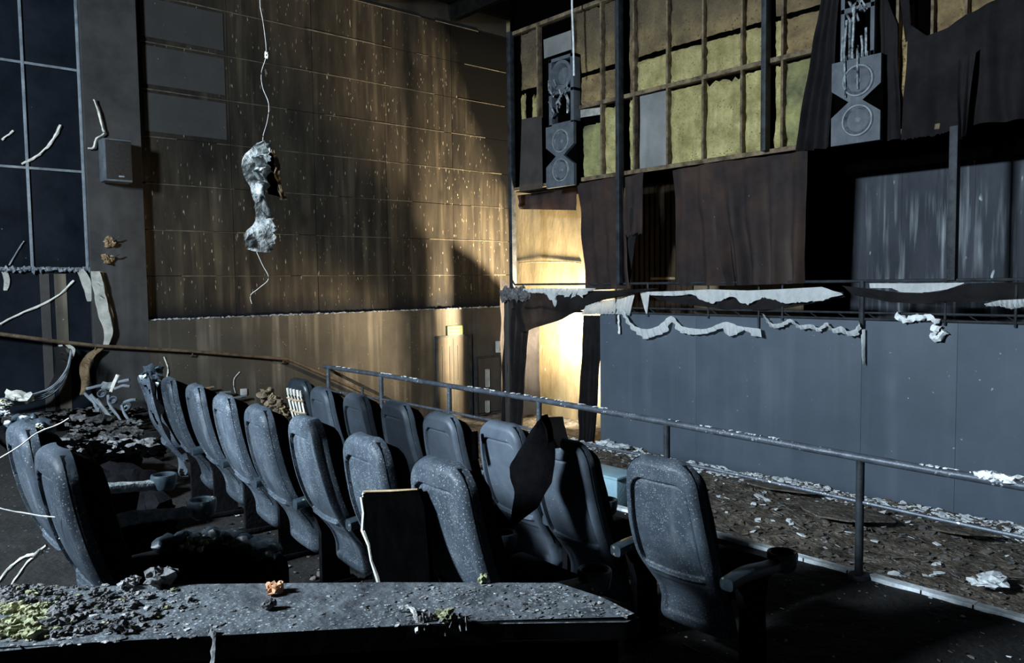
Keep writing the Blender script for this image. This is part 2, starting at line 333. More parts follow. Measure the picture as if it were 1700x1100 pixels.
# ash along ledge
bm = B(); y = 3.45
while y < YB-.1:
    rock(bm, (XLL-.04+R.uniform(-.05, .045), y, LEDGE+.003), (R.uniform(.02, .06), R.uniform(.012, .04), R.uniform(.006, .022)), R.random()*50, 1); y += R.uniform(.015, .05)
o = obj('ash_deposit', bm, 'pale_ash'); tag(o, 'thin crust of pale ash lying along the ledge of the left wall', 'ash', kind='stuff')
# pilaster
bm = B(); box(bm, XL-.02, XLL, P(152, 475, X=XLL).y, 3.42, 0, TOPZ, .006); struct('trim_2', bm, 'pilaster', False)
YP0 = P(152, 475, X=XLL).y
# wall under dark panels
bm = B(); box(bm, XL-.02, XL+.05, -5.5, YP0, 0, H+.24); struct('wall_left_rear', bm, 'bluepanel', False)
for k, (a, b) in enumerate(((68, 84), (92, 112))):
    ya, yb = P(a, 540, X=XL).y, P(b, 540, X=XL).y
    bm = B(); box(bm, XL, XL+.062, ya, yb, .6, H+.2, .004); struct('trim_%d' % (3+k), bm, 'wall_low_dark' if k == 0 else 'wall_low', False)
# back wall and ceiling
bm = B(); xs = P(1365, 400, Y=YB).x; box(bm, XL-.2, xs, YB, YB+.2, -.1, TOPZ)
struct('wall_back', bm, 'backwall', False)
bm = B(); box(bm, xs, 5, YB, YB+.2, -.1, TOPZ)
for k in range(9):
    x = xs+.2+k*.85; box(bm, x, x+.012, YB-.006, YB, 0, H+2)
struct('wall_back_sooted', bm, 'backwall_grey', False)
bm = B(); box(bm, XL-.25, 5, -5.5, YB+.25, TOPZ, TOPZ+.15)
for k in range(6): box(bm, XL, 5, .5+k*1.7, .62+k*1.7, TOPZ-.3, TOPZ)
struct('ceiling', bm, 'ceiling', False)
# side door
def wy(px, py=600): return P(px, py, X=XLL).y
y0, y1 = wy(725, 620), wy(780, 620); zt = P(752, 556, X=XLL).z
bm = B(); box(bm, XLL-.01, XLL+.02, y0+.03, y1-.03, .05, zt-.03, .004)
d1 = tag(obj('door_1', bm, 'door', None, False), kind='structure')
bm = B(); box(bm, XLL, XLL+.035, y0-.03, y0+.03, .05, zt); box(bm, XLL, XLL+.035, y1-.03, y1+.03, .05, zt); box(bm, XLL, XLL+.03, y0, y1, zt-.03, zt)
tag(obj('door_frame', bm, 'post', d1, False))
bm = B(); yc = (y0+y1)/2; box(bm, XLL+.02, XLL+.026, yc-.01, yc+.01, .1, zt-.06)
for s in (-1, 1):
    c = yc+s*.42*(y1-y0)*.55; h_ = .09
    for (a, b) in ((c-h_, c-h_+.012), (c+h_-.012, c+h_)): box(bm, XLL+.02, XLL+.027, a, b, zt-.85, zt-.2)
obj('door_moulding', bm, 'wall_low_dark', d1, False)
y0, y1 = wy(790, 620), wy(829, 620); zt2 = P(808, 592, X=XLL).z
bm = B(); box(bm, XLL-.01, XLL+.03, y0, y1, .05, zt2, .006)
d2 = tag(obj('door_2', bm, 'wall_low_dark', None, False), kind='structure')
bm = B()
for (a, b) in ((y0-.02, y0+.01), (y1-.01, y1+.02)): box(bm, XLL+.0, XLL+.045, a, b, .05, zt2)
box(bm, XLL, XLL+.045, y0, y1, zt2-.01, zt2+.02); obj('door_frame', bm, 'post', d2, False)
for (pa, pb) in ((612, 642), (664, 684)):
    a = P(807, pa, X=XLL); b = P(807, pb, X=XLL)
    bm = B(); box(bm, XLL+.03, XLL+.04, a.y-.045, a.y+.045, b.z, a.z, .02); obj('push_plate', bm, 'box_w', d2)
# exit sign
a = P(741, 541, X=XLL); b = P(767, 555, X=XLL)
e = root('exit_sign', (XLL+.03, (a.y+b.y)/2, b.z), 'small green rectangular sign above the brown side door', 'sign')
bm = B(); box(bm, XLL+.0, XLL+.03, a.y, b.y, b.z, a.z, .004); obj('sign_board', bm, 'sign', e)
bm = B(); hh = a.z-b.z; ww = b.y-a.y
for (z_, n_) in ((.68, 9), (.32, 7)):
    for k in range(n_):
        y = a.y+ww*(.1+.8*(k+.1)/n_); box(bm, XLL+.028, XLL+.034, y, y+ww*.06, b.z+hh*(z_-.09), b.z+hh*(z_+.09))
t_ = hh*.05
box(bm, XLL+.028, XLL+.034, a.y, b.y, b.z, b.z+t_); box(bm, XLL+.028, XLL+.034, a.y, b.y, a.z-t_, a.z); box(bm, XLL+.028, XLL+.034, a.y, a.y+t_, b.z, a.z); box(bm, XLL+.028, XLL+.034, b.y-t_, b.y, b.z, a.z)
obj('sign_marking', bm, 'sign_dark', e, False)
a = P(822, 566, X=XLL); b = P(834, 584, X=XLL)
e = root('wall_box', (XLL, (a.y+b.y)/2, b.z), 'small off-white box on the left wall near the black curtain', 'box')
bm = B(); box(bm, XLL, XLL+.09, a.y, b.y, b.z, a.z, .015); obj('casing', bm, 'box_w', e)
bm = B(); box(bm, XLL+.09, XLL+.1, a.y+.05, b.y-.05, b.z+.04, a.z-.08, .004); obj('cover', bm, 'wall_low_dark', e)

# dark wall panels at far left: pale grid + charcoal boards
gy = [P(a, 470, X=XL).y for a in (-250, -100, -40, 52)]+[YP0]
gy = [YP0-.02-.80*k for k in range(5)][::-1]
gy[3] = P(52, 440, X=XL).y
gz = [H+.27, H+1.58, H+2.93, H+4.27, TOPZ-.02]
names_c = {3: 'beside the pilaster', 2: 'second column from the pilaster'}
names_r = ['in the lowest course', 'in the second course up', 'in the third course up', 'in the top course']
g = root('panel_grid', (XL, gy[2], gz[0]), 'pale metal grid of bars holding the charcoal panels on the far left wall', 'frame')
bm = B()
for z in gz[:-1]: 
    bm2 = B(); box(bm2, XL-.02, XL+.075, gy[0], YP0-.01, z-.016, z+.016, .003); obj('horizontal_bar', bm2, 'frame_metal', g)
for y in gy[1:]:
    bm2 = B(); box(bm2, XL-.02, XL+.08, y-.016, y+.016, gz[0], TOPZ, .003); obj('vertical_bar', bm2, 'frame_metal', g)
bm.free()
for i in (2, 3):
    for j in range(4):
        bm = B(); box(bm, XL-.02, XL+.05+.004*R.random(), gy[i]+.02, gy[i+1]-.02, gz[j]+.02, gz[j+1]-.02, .006)
        tag(obj('wall_panel', bm, 'bluepanel'), 'charcoal wall panel '+names_c[i]+', '+names_r[j], 'panel', 'charcoal wall panels')

# ================================================================== SCREEN END
def fp(px, py, y=YF): return P(px, py, Y=y)
ZB = H+1.64; ZT = H+4.32; ZM = H+2.78
xpost = fp(853, 300).x
def X_(px, py=240, y=YF): return fp(px, py, y).x
# upper box: backing and soffit
bm = B(); box(bm, xpost-.02, 5, YF+.12, YF+.16, ZB+.02, TOPZ)
box(bm, xpost-.02, 5, YF-.0, YB, ZB-.03, ZB+.02)
box(bm, xpost-.05, xpost-.02, YF, YB, ZB-.03, TOPZ)
struct('wall_frame_backing', bm, 'black', False)
fr = root('steel_frame', (xpost, YF, ZB), 'scorched stud frame carrying the insulation high above the screen', 'frame')
posts = [(853, -.03, ZB-.05, ZT+.05, .05), (1036, -.06, ZB, TOPZ, .06), (1276, -.06, ZB, TOPZ, .055)]
bm = B(); box(bm, xpost-.04, xpost+.05, YF-.10, YF, H-.45, ZT+.03, .008); obj('post', bm, 'post', fr)
x = X_(1036); bm = B(); box(bm, x-.035, x+.035, YF-.16, YF-.04, H-.03, TOPZ-.02, .008); obj('post', bm, 'post', fr)
x = X_(1276); bm = B(); box(bm, x-.035, x+.035, YF-.14, YF-.02, ZB, TOPZ-.02, .008); obj('post', bm, 'post', fr)
x = X_(1587, 330); bm = B(); box(bm, x-.045, x+.04, YF-.10, YF, H-.03, ZB-.03, .008); obj('post', bm, 'post', fr)
studs = [895, 953, 1000, 1054, 1109, 1168, 1232, 1299, 1368, 1488, 1545, 1600, 1660]
for s in studs:
    x = X_(s); bm = B(); box(bm, x-.016, x+.016, YF-.03, YF+.08, ZB, TOPZ-.02 if s > 1005 else ZT, .004); obj('stud', bm, 'stud', fr)
for (z, a, b) in ((ZB, xpost, 4.8), (ZM, X_(953), X_(1368)), (ZT, xpost, X_(1075))):
    bm = B(); box(bm, a, b, YF-.035, YF+.1, z-.03, z+.03, .004); obj('rail', bm, 'stud', fr)
def batt(bay, row, px0, px1, z0, z1, mt, desc, tj=.05, bj=.01, inset=.016, thick=.09, seed=0, notch=None):
    x0, x1 = X_(px0)+inset, X_(px1)-inset; nu = max(8, int((x1-x0)*22)); nv = max(6, int((z1-z0)*18)); bm = B(); g = []
    rr = random.Random(seed*7+3)
    tj_ = [z1-.03-tj*abs(noise.noise(Vector((i*.45, seed*3.3, 0))))*2.2 for i in range(nu+1)]
    bj_ = [z0+.03+bj*abs(noise.noise(Vector((i*.45, seed*5.3, 9))))*2.2 for i in range(nu+1)]
    for i in range(nu+1):
        r = []
        for j in range(nv+1):
            u = i/nu; v = j/nv
            ex = .02*noise.noise(Vector((0 if u < .5 else 5, v*6, seed)))*(1 if u in (0, 1) else 0)
            y = YF+.03-.035*noise.noise(Vector((u*5*(x1-x0), v*4, seed*2.1)))-.02*noise.noise(Vector((u*14, v*14, seed)))
            if u in (0, 1) or v in (0, 1): y += .03
            r.append(bm.verts.new((x0+(x1-x0)*u+ex, y, bj_[i]+(tj_[i]-bj_[i])*v)))
        g.append(r)
    fs = [bm.faces.new((g[i][j], g[i+1][j], g[i+1][j+1], g[i][j+1])) for i in range(nu) for j in range(nv)]
    bmesh.ops.solidify(bm, geom=fs, thickness=-.05)
    o = obj('insulation_batt', bm, mt); tag(o, desc, 'insulation', 'insulation batts in the wall frame')
bays = [(953, 1000), (1000, 1031), (1054, 1109), (1109, 1168), (1168, 1232), (1232, 1270), (1281, 1299), (1299, 1368)]
bn = ['first bay right of the left loudspeaker', 'second bay right of the left loudspeaker', 'bay holding the pale sheet', 'bay just right of the pale sheet', 'second bay right of the pale sheet', 'narrow bay left of the right-hand post', 'slit bay just right of the right-hand post', 'wide bay beside the black hanging drape']
lowm = ['insul_grey', 'insul', None, 'insul', 'insul', 'insul', 'insul', 'insul_grey']
for k, ((a, b), nm) in enumerate(zip(bays, bn)):
    if lowm[k]: batt(k, 0, a, b, ZB, ZM-(.25 if k == 0 else .03), lowm[k], 'yellow-green insulation batt below the middle rail, '+nm, seed=k, tj=.06 if k in (1, 4) else .015)
    zs = H+3.30
    batt(k, 1, a, b, ZM, zs, 'insul_brown' if k in (0, 1, 7) else 'insul', 'yellow insulation piece just above the middle rail, '+nm, seed=k+20, tj=.012)
    batt(k, 2, a, b, zs, ZT if k < 3 else H+4.7, 'insul_brown', 'brown-scorched tall insulation batt at the top, '+nm, seed=k+40, tj=.02)
# slivers
batt(9, 1, 1041, 1054, ZB, ZM, 'insul', 'thin yellow-green insulation sliver just right of the middle post, below the rail', seed=61, inset=.02)
batt(9, 2, 1041, 1054, ZM, H+4.3, 'insul_brown', 'thin brown insulation sliver just right of the middle post, above the rail', seed=62, inset=.02)
batt(10, 1, 862, 893, H+3.3, ZT, 'insul_brown', 'brown crumpled insulation at the top left corner of the frame', seed=63, tj=.02)
batt(10, 2, 862, 872, ZB+.1, H+3.3, 'insul', 'tall yellow insulation strip at the left end of the frame', seed=64, inset=.02)
batt(10, 3, 880, 895, H+2.6, H+3.3, 'insul', 'short yellow insulation remnant left of the left loudspeaker', seed=65, inset=.02, tj=.25, bj=.2)
batt(11, 1, 1488, 1512, H+1.95, H+3.1, 'insul_brown', 'yellow insulation showing through the long rip in the black drape', seed=66)
batt(11, 2, 1545, 1600, H+2.6, H+3.4, 'insul_brown', 'brown insulation above the torn drape at the top right', seed=67)
batt(11, 3, 1600, 1660, H+2.6, H+3.4, 'insul_brown', 'brown insulation at the top right edge, beside the last drape', seed=68)
batt(11, 4, 1488, 1545, H+3.1, H+3.6, 'insul_brown', 'yellow scorched insulation piece at the top right, right of the right loudspeaker', seed=69)
batt(12, 0, 1512, 1545, H+2.22, H+2.38, 'insul', 'small pale tuft of insulation poking sideways from the ripped drape', seed=70, tj=.1, bj=.05)
# sheets
def plate(name, a, b, c, d, y, th, mt, label, cat, group=None, parent=None, bulge=0):
    pts = [fp(*q, y) for q in (a, b, c, d)]; bm = B(); cloth(bm, [pts[0], pts[1]], [pts[3], pts[2]], 10, 10, amp=bulge, folds=.5, rnd=.004, thick=th)
    o = obj(name, bm, mt, parent)
    if label: tag(o, label, cat, group)
    return o
plate('metal_sheet', (1062, 160), (1107, 150), (1108, 277), (1062, 284), YF-.01, .01, 'foil', 'pale grey sheet filling one bay of the frame below the middle rail', 'sheet', bulge=.02)
plate('metal_sheet', (958, 183), (997, 178), (997, 190), (958, 196), YF+.0, .01, 'peel', 'white strip of sheet at the top of the first bay right of the left loudspeaker', 'sheet')
plate('metal_sheet', (902, 66), (948, 50), (949, 82), (903, 97), YF-.0, .01, 'foil', 'pale beige sheet above the left loudspeaker stack', 'sheet')
plate('masking_board', (866, 198), (899, 192), (901, 312), (862, 318), YF-.06, .03, 'sheet', 'dark brown masking board left of the left loudspeaker', 'board')
# top left soffit cloth
plate('sagging_cloth', (858, 324), (960, 312), (958, 349), (862, 347), YF+.35, .01, 'drape_brown', 'brown sagging cloth under the left end of the frame', 'cloth', bulge=.05)

# loudspeakers
def woofer(parent, cx, cy_, cz, r):
    mt = Matrix.Translation((cx, cy_, cz)) @ Matrix.Rotation(math.radians(90), 4, 'X')
    bm = B(); lathe(bm, [(r*1.0, -.01), (r*1.0, .012), (r*.96, .022), (r*.88, .022), (r*.86, .01)], 32, mt)
    w_ = obj('woofer', bm, 'ring', parent)
    bm = B(); lathe(bm, [(r*.86, .008), (r*.80, .018), (r*.74, .008), (r*.35, -.05), (r*.33, -.02), (r*.2, .005), (.001, .012)], 32, mt)
    c = obj('cone', bm, 'cone', None); c.parent = w_; 
    for v in c.data.vertices: v.co -= parent.location
def bass_bin(pa, pb, pc, pd, label, wf):
    # pa top-left, pb top-right, pc bottom-right, pd bottom-left pixels
    x0 = fp(*pa, YF-.2).x; x1 = fp(*pb, YF-.2).x; z1 = fp(*pa, YF-.2).z; z0 = fp(*pd, YF-.2).z
    t = root('bass_loudspeaker', ((x0+x1)/2, YF-.1, z0), label, 'loudspeaker')
    bm = B(); box(bm, x0, x1, YF-.14, YF+.1, z0, z1, .004); obj('cabinet', bm, 'black', t)
    # hourglass baffle
    zc = (z0+z1)/2; cut = .36*(x1-x0); hh = .16*(z1-z0); y = YF-.2
    pts = [(x0, z0), (x1, z0), (x1, zc-hh), (x1-cut, zc), (x1, zc+hh), (x1, z1), (x0, z1), (x0, zc+hh), (x0+cut, zc), (x0, zc-hh)]
    bm = B(); slab(bm, [Vector((a, y, b)) for a, b in pts], (0, .06, 0)); obj('baffle', bm, 'spk', t, False)
    r = .245*(z1-z0)*.78
    for s in (-1, 1): woofer(t, (x0+x1)/2+.05*(x1-x0), y, zc+s*.235*(z1-z0), r)
    return t, x0, x1, z0, z1
bass_bin((906, 212), (952, 206), (952, 306), (906, 313), 'grey double woofer loudspeaker at the left end of the frame', None)
t, x0, x1, z0, z1 = bass_bin((1381, 106), (1463, 89), (1463, 232), (1381, 243), 'large grey double woofer loudspeaker between the black drapes at upper right', None)
def horn(x0, x1, z0, z1, label, melted):
    t = root('horn_loudspeaker', ((x0+x1)/2, YF-.1, z0), label, 'loudspeaker')
    bm = B(); w_ = .12*(x1-x0); y0 = YF-.16
    box(bm, x0, x0+w_, y0, YF, z0, z1, .004); box(bm, x1-w_, x1, y0, YF, z0, z1, .004)
    for f in (0, .47, .95): box(bm, x0, x1, y0, YF, z0+(z1-z0)*f, z0+(z1-z0)*(f+.05), .004)
    obj('housing', bm, 'spk', t)
    bm = B(); box(bm, x0+.02, x1-.02, YF-.02, YF+.02, z0, z1); obj('back_panel', bm, 'black', t)
    mt = Matrix.Translation(((x0+x1)/2, y0, z0+(z1-z0)*.73)) @ Matrix.Rotation(math.radians(90), 4, 'X'); r = .34*(x1-x0)
    bm = B(); lathe(bm, [(r*1.25, -.03), (r*1.25, .0), (r, .01), (r*.7, -.08), (.001, -.12)], 24, mt); obj('horn', bm, 'spk' if not melted else 'molten', t)
    bm = B()
    for k in range(9):
        a = R.uniform(x0+w_, x1-w_); zz = z0+(z1-z0)*R.uniform(.1, .5)
        tube(bm, [(a, y0-.005, zz), (a+R.uniform(-.1, .1), y0-.01, zz+R.uniform(.05, .25)), (a+R.uniform(-.1, .1), y0+.02, zz+R.uniform(.2, .35))], R.uniform(.008, .022), 6, .3, k)
    obj('melted_horn_flare', bm, 'molten', t)
hx0, hx1 = fp(908, 150, YF-.2).x, fp(949, 150, YF-.2).x
horn(hx0, hx1, fp(930, 208, YF-.2).z, fp(930, 92, YF-.2).z, 'burnt-out horn loudspeaker with a round hole, above the left woofers', False)
horn(x0+.08, x1-.1, z1+.01, z1+1.15, 'glossy melted horn loudspeaker above the large right woofers', True)
bm = B()
for k in range(7):
    a = x0+.14+(x1-x0-.3)*k/6+R.uniform(-.02, .02); tube(bm, [(a, YF-.215, z1+R.uniform(.1, .7)), (a+R.uniform(-.02, .02), YF-.225, z1+.1), (a+R.uniform(-.02, .02), YF-.22, z1-R.uniform(-.05, .5)*(k % 3 == 1))], .012, 6, .4, k)
tag(obj('plastic_drips', bm, 'molten'), 'shiny strands of melted plastic dripping over the right loudspeaker', 'melted plastic', kind='stuff')
bm = B(); tube(bm, [fp(949, -40, YF-.35), fp(950, 20, YF-.35), fp(952, 70, YF-.35), fp(953, 126, YF-.35)], .016, 8)
tube(bm, [fp(949, -40, YF-.35), (fp(949, -40, YF-.35).x, YF-.35, TOPZ)], .012, 8)
tag(obj('hanging_rod', bm, 'white_strip'), 'thin white rod hanging from the ceiling left of the insulation', 'rod')

# drapes below frame
def drape(name, top, bot, mt, label, y=YF-.06, cat='curtain', **kw):
    bm = B(); cloth(bm, [fp(a, b, y) for a, b in top], [fp(a, b, y) for a, b in bot], **kw)
    return tag(obj(name, bm, mt), label, cat)
drape('curtain', [(960, 305), (1034, 292)], [(975, 482), (1047, 478)], 'drape_brown', 'dark brown curtain hanging just left of the middle post', amp=.035, folds=3, seed=3, nu=50, nv=24)
drape('curtain', [(1038, 294), (1068, 286)], [(1040, 392), (1064, 386)], 'drape_brown', 'short brown curtain scrap right of the middle post', amp=.03, folds=1.5, seed=4, jag=.03)
drape('curtain', [(1040, 340), (1064, 350)], [(1034, 470), (1046, 472)], 'drape', 'narrow black curtain strip twisting down along the middle post', y=YF-.03, amp=.03, folds=1.5, seed=5)
drape('curtain', [(1117, 283), (1200, 268)], [(1122, 474), (1222, 474)], 'drape_brown', 'wide brown curtain right of the dark gap under the frame', amp=.06, folds=2.2, seed=6, nu=60, nv=24)
drape('curtain', [(1172, 272), (1341, 250)], [(1208, 474), (1333, 470)], 'drape_brown', 'broad dark brown curtain ending at the deep black recess', y=YF-.12, amp=.07, folds=4.2, seed=7, nu=60, nv=24)
drape('curtain', [(1372, -40), (1398, -45)], [(1322, 252), (1378, 245)], 'drape', 'black drape slanting down beside the large right loudspeaker', y=YF-.13, amp=.05, folds=3, seed=8, nu=40, nv=24)
drape('curtain', [(1462, -30), (1490, 40)], [(1464, 235), (1494, 230)], 'drape', 'black drape strip just right of the large loudspeaker', amp=.03, folds=1, seed=9, nv=24)
drape('curtain', [(1510, 40), (1540, 60), (1572, 45), (1608, 20)], [(1494, 232), (1530, 228), (1608, 213)], 'drape', 'broad torn black drape with a rip along its left edge', amp=.03, folds=2, seed=10, nu=50, nv=24, jag=.01)
drape('curtain', [(1490, -40), (1508, -40)], [(1502, 70), (1512, 62)], 'drape', 'black drape tatter hanging above the rip', amp=.01, folds=1, seed=11)
drape('curtain', [(1600, 25), (1640, 5), (1760, -60)], [(1606, 207), (1680, 200), (1760, 185)], 'drape', 'black drape hanging at the upper right edge', y=YF-.1, amp=.05, folds=3, seed=12, nu=60, nv=24)
drape('curtain', [(1590, 100), (1622, 80)], [(1592, 232), (1604, 222)], 'drape', 'rolled black drape tail over the slim right post', y=YF-.16, amp=.03, folds=2, seed=13)
bm = B(); box(bm, X_(1338, 360), 5, YB-.35, YB-.28, H+1.36, ZB); struct('trim_9', bm, 'black', False)  # added black beam, lowers the shadow line on the back wall
# deep recess side wall behind the broad curtain
bm = B(); xr = X_(1338, 360); box(bm, xr-.03, xr+.0, YF+.02, YB, H-.5, ZB-.03); struct('wall_recess', bm, 'black', False)
# lower flank curtains at the opening
def floorpx(px, y): return Vector((X_(px, 650, y), y, .05))
drape('curtain', [(838, 480), (882, 482)], [(836, 716), (868, 712)], 'drape', 'black curtain hanging beside the bright opening, on its left', y=YF-.02, amp=.05, folds=4, seed=14, nu=50, nv=24)
drape('curtain', [(966, 523), (1001, 523)], [(962, 733), (985, 735)], 'drape', 'narrow black curtain between the bright opening and the grey screen', y=YF-.03, amp=.045, folds=4, seed=15, nu=50, nv=24)
bm = B(); A_ = [Vector((-11.0, YF+.1+.12*k, H+.10-.05*k-.004*k*k)) for k in range(9)]  # added out of view, top edge shaped to cast the diagonal wall shadow
cloth(bm, A_, [Vector((p.x, p.y, .05)) for p in A_], 24, 20, n=(1, 0, 0), amp=.03, folds=3, seed=33); tag(obj('curtain', bm, 'drape'), 'unseen black cloth added behind the swag to shade the left wall', 'curtain')
bm = B(); xa, xb = fp(1048, 400, YB-.03).x, fp(1150, 400, YB-.03).x
box(bm, xa, xb, YB-.03, YB-.0, .02, ZB-.04)  # dark board added so the gap does not show bright
k = xa
while k < xb: box(bm, k, k+.06, YB-.045, YB-.03, .02, ZB-.05, .004); k += .11
tag(obj('ribbed_board', bm, 'brown_board', None, False), 'dark brown ribbed board added on the back wall to darken the narrow gap', 'board')
# light band on back wall in gap
bm = B(); box(bm, fp(1080, 460, YB-.05).x, fp(1121, 460, YB-.05).x, YB-.06, YB, fp(1100, 464, YB-.05).z, fp(1100, 460, YB-.05).z, .003)
tag(obj('timber_strip', bm, 'peel_tan'), 'pale timber strip across the back wall in the dark gap between curtains', 'strip')
bm = B(); tube(bm, [fp(862, 436, YB-.02), fp(900, 434, YB-.03), fp(940, 434, YB-.02), fp(965, 437, YB-.02)], .012, 6, .4)
tag(obj('timber_strip', bm, 'stud'), 'thin charred batten across the lit back wall', 'strip')

# grey screen wall
xs0 = X_(999, 600); ZS = H-.49
sw = root('screen_wall', (xs0, YF, 0), 'long low blue-grey screen wall in front of the stage', 'screen')
seams = [xs0, X_(1158, 650), X_(1432, 650), X_(1590, 650), 2.2, 5]
for a, b in zip(seams, seams[1:]):
    bm = B(); box(bm, a+.001, b-.001, YF-.04+.003*R.random(), YF+.04, -.02, ZS, .003); obj('panel', bm, 'screen', sw)
# truss rails above screen
tr = root('rail_truss', (xs0, YF, ZS), 'slim dark rail truss running along the top of the grey screen wall', 'truss')
for (z, r, x0_) in ((H-.03, .018, xpost), (H-.40, .014, X_(1048)), (ZS+.015, .016, X_(880))):
    bm = B(); tube(bm, [(x0_, YF-.05, z), ((x0_+5)/2, YF-.05, z), (5, YF-.05, z)], r, 8); obj('rail', bm, 'post', tr)
for px in (1027, 1080, 1180, 1264, 1303, 1435, 1573, 1690):
    x = X_(px, 500); bm = B(); tube(bm, [(x, YF-.06, H-.03), (x, YF-.06, ZS-.03 if px not in (1264, 1435, 1027) else ZS-.16)], .014 if px not in (1435,) else .035, 8); obj('upright', bm, 'post', tr)
for k in range(26):
    x = X_(1048, 510)+k*.36
    if x < 4.8:
        bm = B(); tube(bm, [(x, YF-.03, H-.40), (x+.16, YF-.03, ZS)], .006, 5); obj('lace', bm, 'post', tr)
# back side dark ledge behind the truss
bm = B(); box(bm, xs0, 5, YF+.06, YF+.5, ZS-.06, ZS-.02, .005); tag(obj('stage_plank', bm, 'black'), 'dark plank behind the truss on top of the screen wall', 'plank')
# rags
def rag(top, bot, label, y=YF-.09, mt='rag', nm='white_rag', **kw):
    k = dict(nu=90, nv=9, amp=.035, folds=14, rnd=.03, thick=.012, jag=.12); k.update(kw)
    sm = k.pop('smooth', False); T_, B_ = [fp(a, b, y) for a, b in top], [fp(a, b, y) for a, b in bot]
    if sm: T_, B_ = smoothline(T_, 5), smoothline(B_, 5)
    bm = B(); cloth(bm, T_, B_, **k); return tag(obj(nm, bm, mt), label, 'cloth')
rag([(868, 479), (900, 478), (990, 478)], [(868, 486), (906, 486), (915, 498), (921, 508), (927, 486), (950, 496), (956, 488), (966, 494), (975, 484), (990, 480)], 'tattered white cloth edge over the black swag at the left', y=YF-.16, seed=1)
rag([(972, 508), (1000, 499), (1028, 496), (1052, 488)], [(966, 522), (1000, 521), (1030, 521), (1046, 524)], 'folded white cloth just right of the bright opening, below the black swag', seed=2, jag=.02)
rag([(1036, 514), (1052, 538), (1072, 546), (1092, 541), (1112, 524), (1130, 540), (1150, 545), (1175, 545), (1204, 534), (1226, 541), (1250, 544), (1263, 546)],
    [(1038, 526), (1052, 548), (1070, 562), (1086, 558), (1106, 550), (1113, 532), (1126, 549), (1146, 555), (1176, 553), (1200, 545), (1208, 558), (1226, 553), (1236, 547), (1250, 557), (1266, 559)], 'widest scalloped white cloth festooned over the screen top', seed=3, jag=.03, nu=170, folds=22, amp=.03, smooth=True, y=YF-.14)
rag([(1266, 520), (1280, 536), (1296, 536), (1312, 529), (1326, 539), (1346, 538), (1358, 544), (1371, 535), (1382, 545), (1398, 541), (1408, 549), (1420, 546), (1426, 534)],
    [(1270, 528), (1282, 543), (1297, 543), (1313, 535), (1328, 546), (1346, 545), (1360, 550), (1372, 541), (1384, 552), (1399, 552), (1410, 557), (1424, 556), (1429, 540)], 'thin wavy white cloth looping left of the stout upright', seed=4, jag=.03, nu=150, folds=22, smooth=True, y=YF-.14)
rag([(1427, 548), (1436, 546)], [(1433, 602), (1436, 606)], 'short white strip hanging straight down the grey screen', seed=5, nu=8, nv=12, folds=1, jag=0)
rag([(1072, 484), (1120, 483), (1180, 480), (1240, 482), (1290, 480), (1365, 476), (1396, 486)], [(1078, 490), (1120, 491), (1150, 488), (1172, 500), (1186, 503), (1215, 492), (1240, 506), (1268, 493), (1305, 503), (1360, 500), (1399, 489)], 'long white cloth band lying along the rail above the scalloped cloth', seed=6, y=YF-.13, nu=110, jag=.06)
rag([(1441, 470), (1520, 470), (1600, 469)], [(1443, 478), (1480, 478), (1496, 485), (1532, 486), (1572, 480), (1601, 470)], 'smooth white cloth hanging in the rail right of the stout upright', seed=7, y=YF-.13, jag=.01, amp=.006)
rag([(1636, 504), (1660, 498), (1705, 496), (1760, 496)], [(1640, 508), (1660, 508), (1680, 513), (1705, 508), (1760, 512)], 'white cloth scrap at the right edge of the rail', seed=8, jag=.03)
bm = B(); tube(bm, smoothline([fp(a, b, YF-.1) for a, b in ((1488, 521), (1502, 531), (1520, 528), (1540, 525), (1556, 537), (1549, 552), (1557, 563), (1569, 550))], 5), .035, 7, .5, 4)
tag(obj('white_rag', bm, 'rag'), 'hook-shaped twisted white rag dangling from the rail at right', 'cloth')
bm = B(); tube(bm, smoothline([fp(a, b, YF-.1) for a, b in ((1027, 522), (1027, 535), (1028, 554))], 5), .014, 7, .5, 4)
tag(obj('white_rag', bm, 'rag'), 'tiny white shred hanging beside the narrow black curtain', 'cloth')
for i, (a, b, l_) in enumerate(((1078, 492, 30), (1072, 486, 22))): pass
bm = B(); cloth(bm, [fp(1064, 484, YF-.1), fp(1080, 484, YF-.1)], [fp(1072, 520, YF-.1), fp(1074, 521, YF-.1)], 8, 8, amp=.01); tag(obj('white_rag', bm, 'rag'), 'pointed white cloth tip hanging above the brown gap', 'cloth')
rag([(852, 479), (900, 480), (950, 482), (1020, 482), (1090, 478)], [(862, 552), (900, 541), (945, 524), (1000, 499), (1050, 488), (1092, 480)], 'heavy black cloth swag covering the top of the bright opening', y=YF-.12, mt='drape', nm='black_swag', amp=.05, folds=4, seed=9, jag=0, nv=18)
rag([(1078, 489), (1240, 488), (1400, 484)], [(1090, 498), (1150, 507), (1240, 516), (1300, 512), (1402, 493)], 'sagging black cloth behind the long white band', y=YF-.07, mt='drape', nm='black_swag', amp=.03, folds=4, seed=10, jag=0, nv=10)
rag([(1400, 474), (1445, 479), (1500, 486), (1560, 484), (1608, 470), (1760, 467)], [(1420, 490), (1480, 501), (1520, 504), (1570, 501), (1620, 501), (1760, 490)], 'sagging black cloth at the right end of the rail', y=YF-.1, mt='drape', nm='black_swag', amp=.03, folds=4, seed=11, jag=0, nv=10)
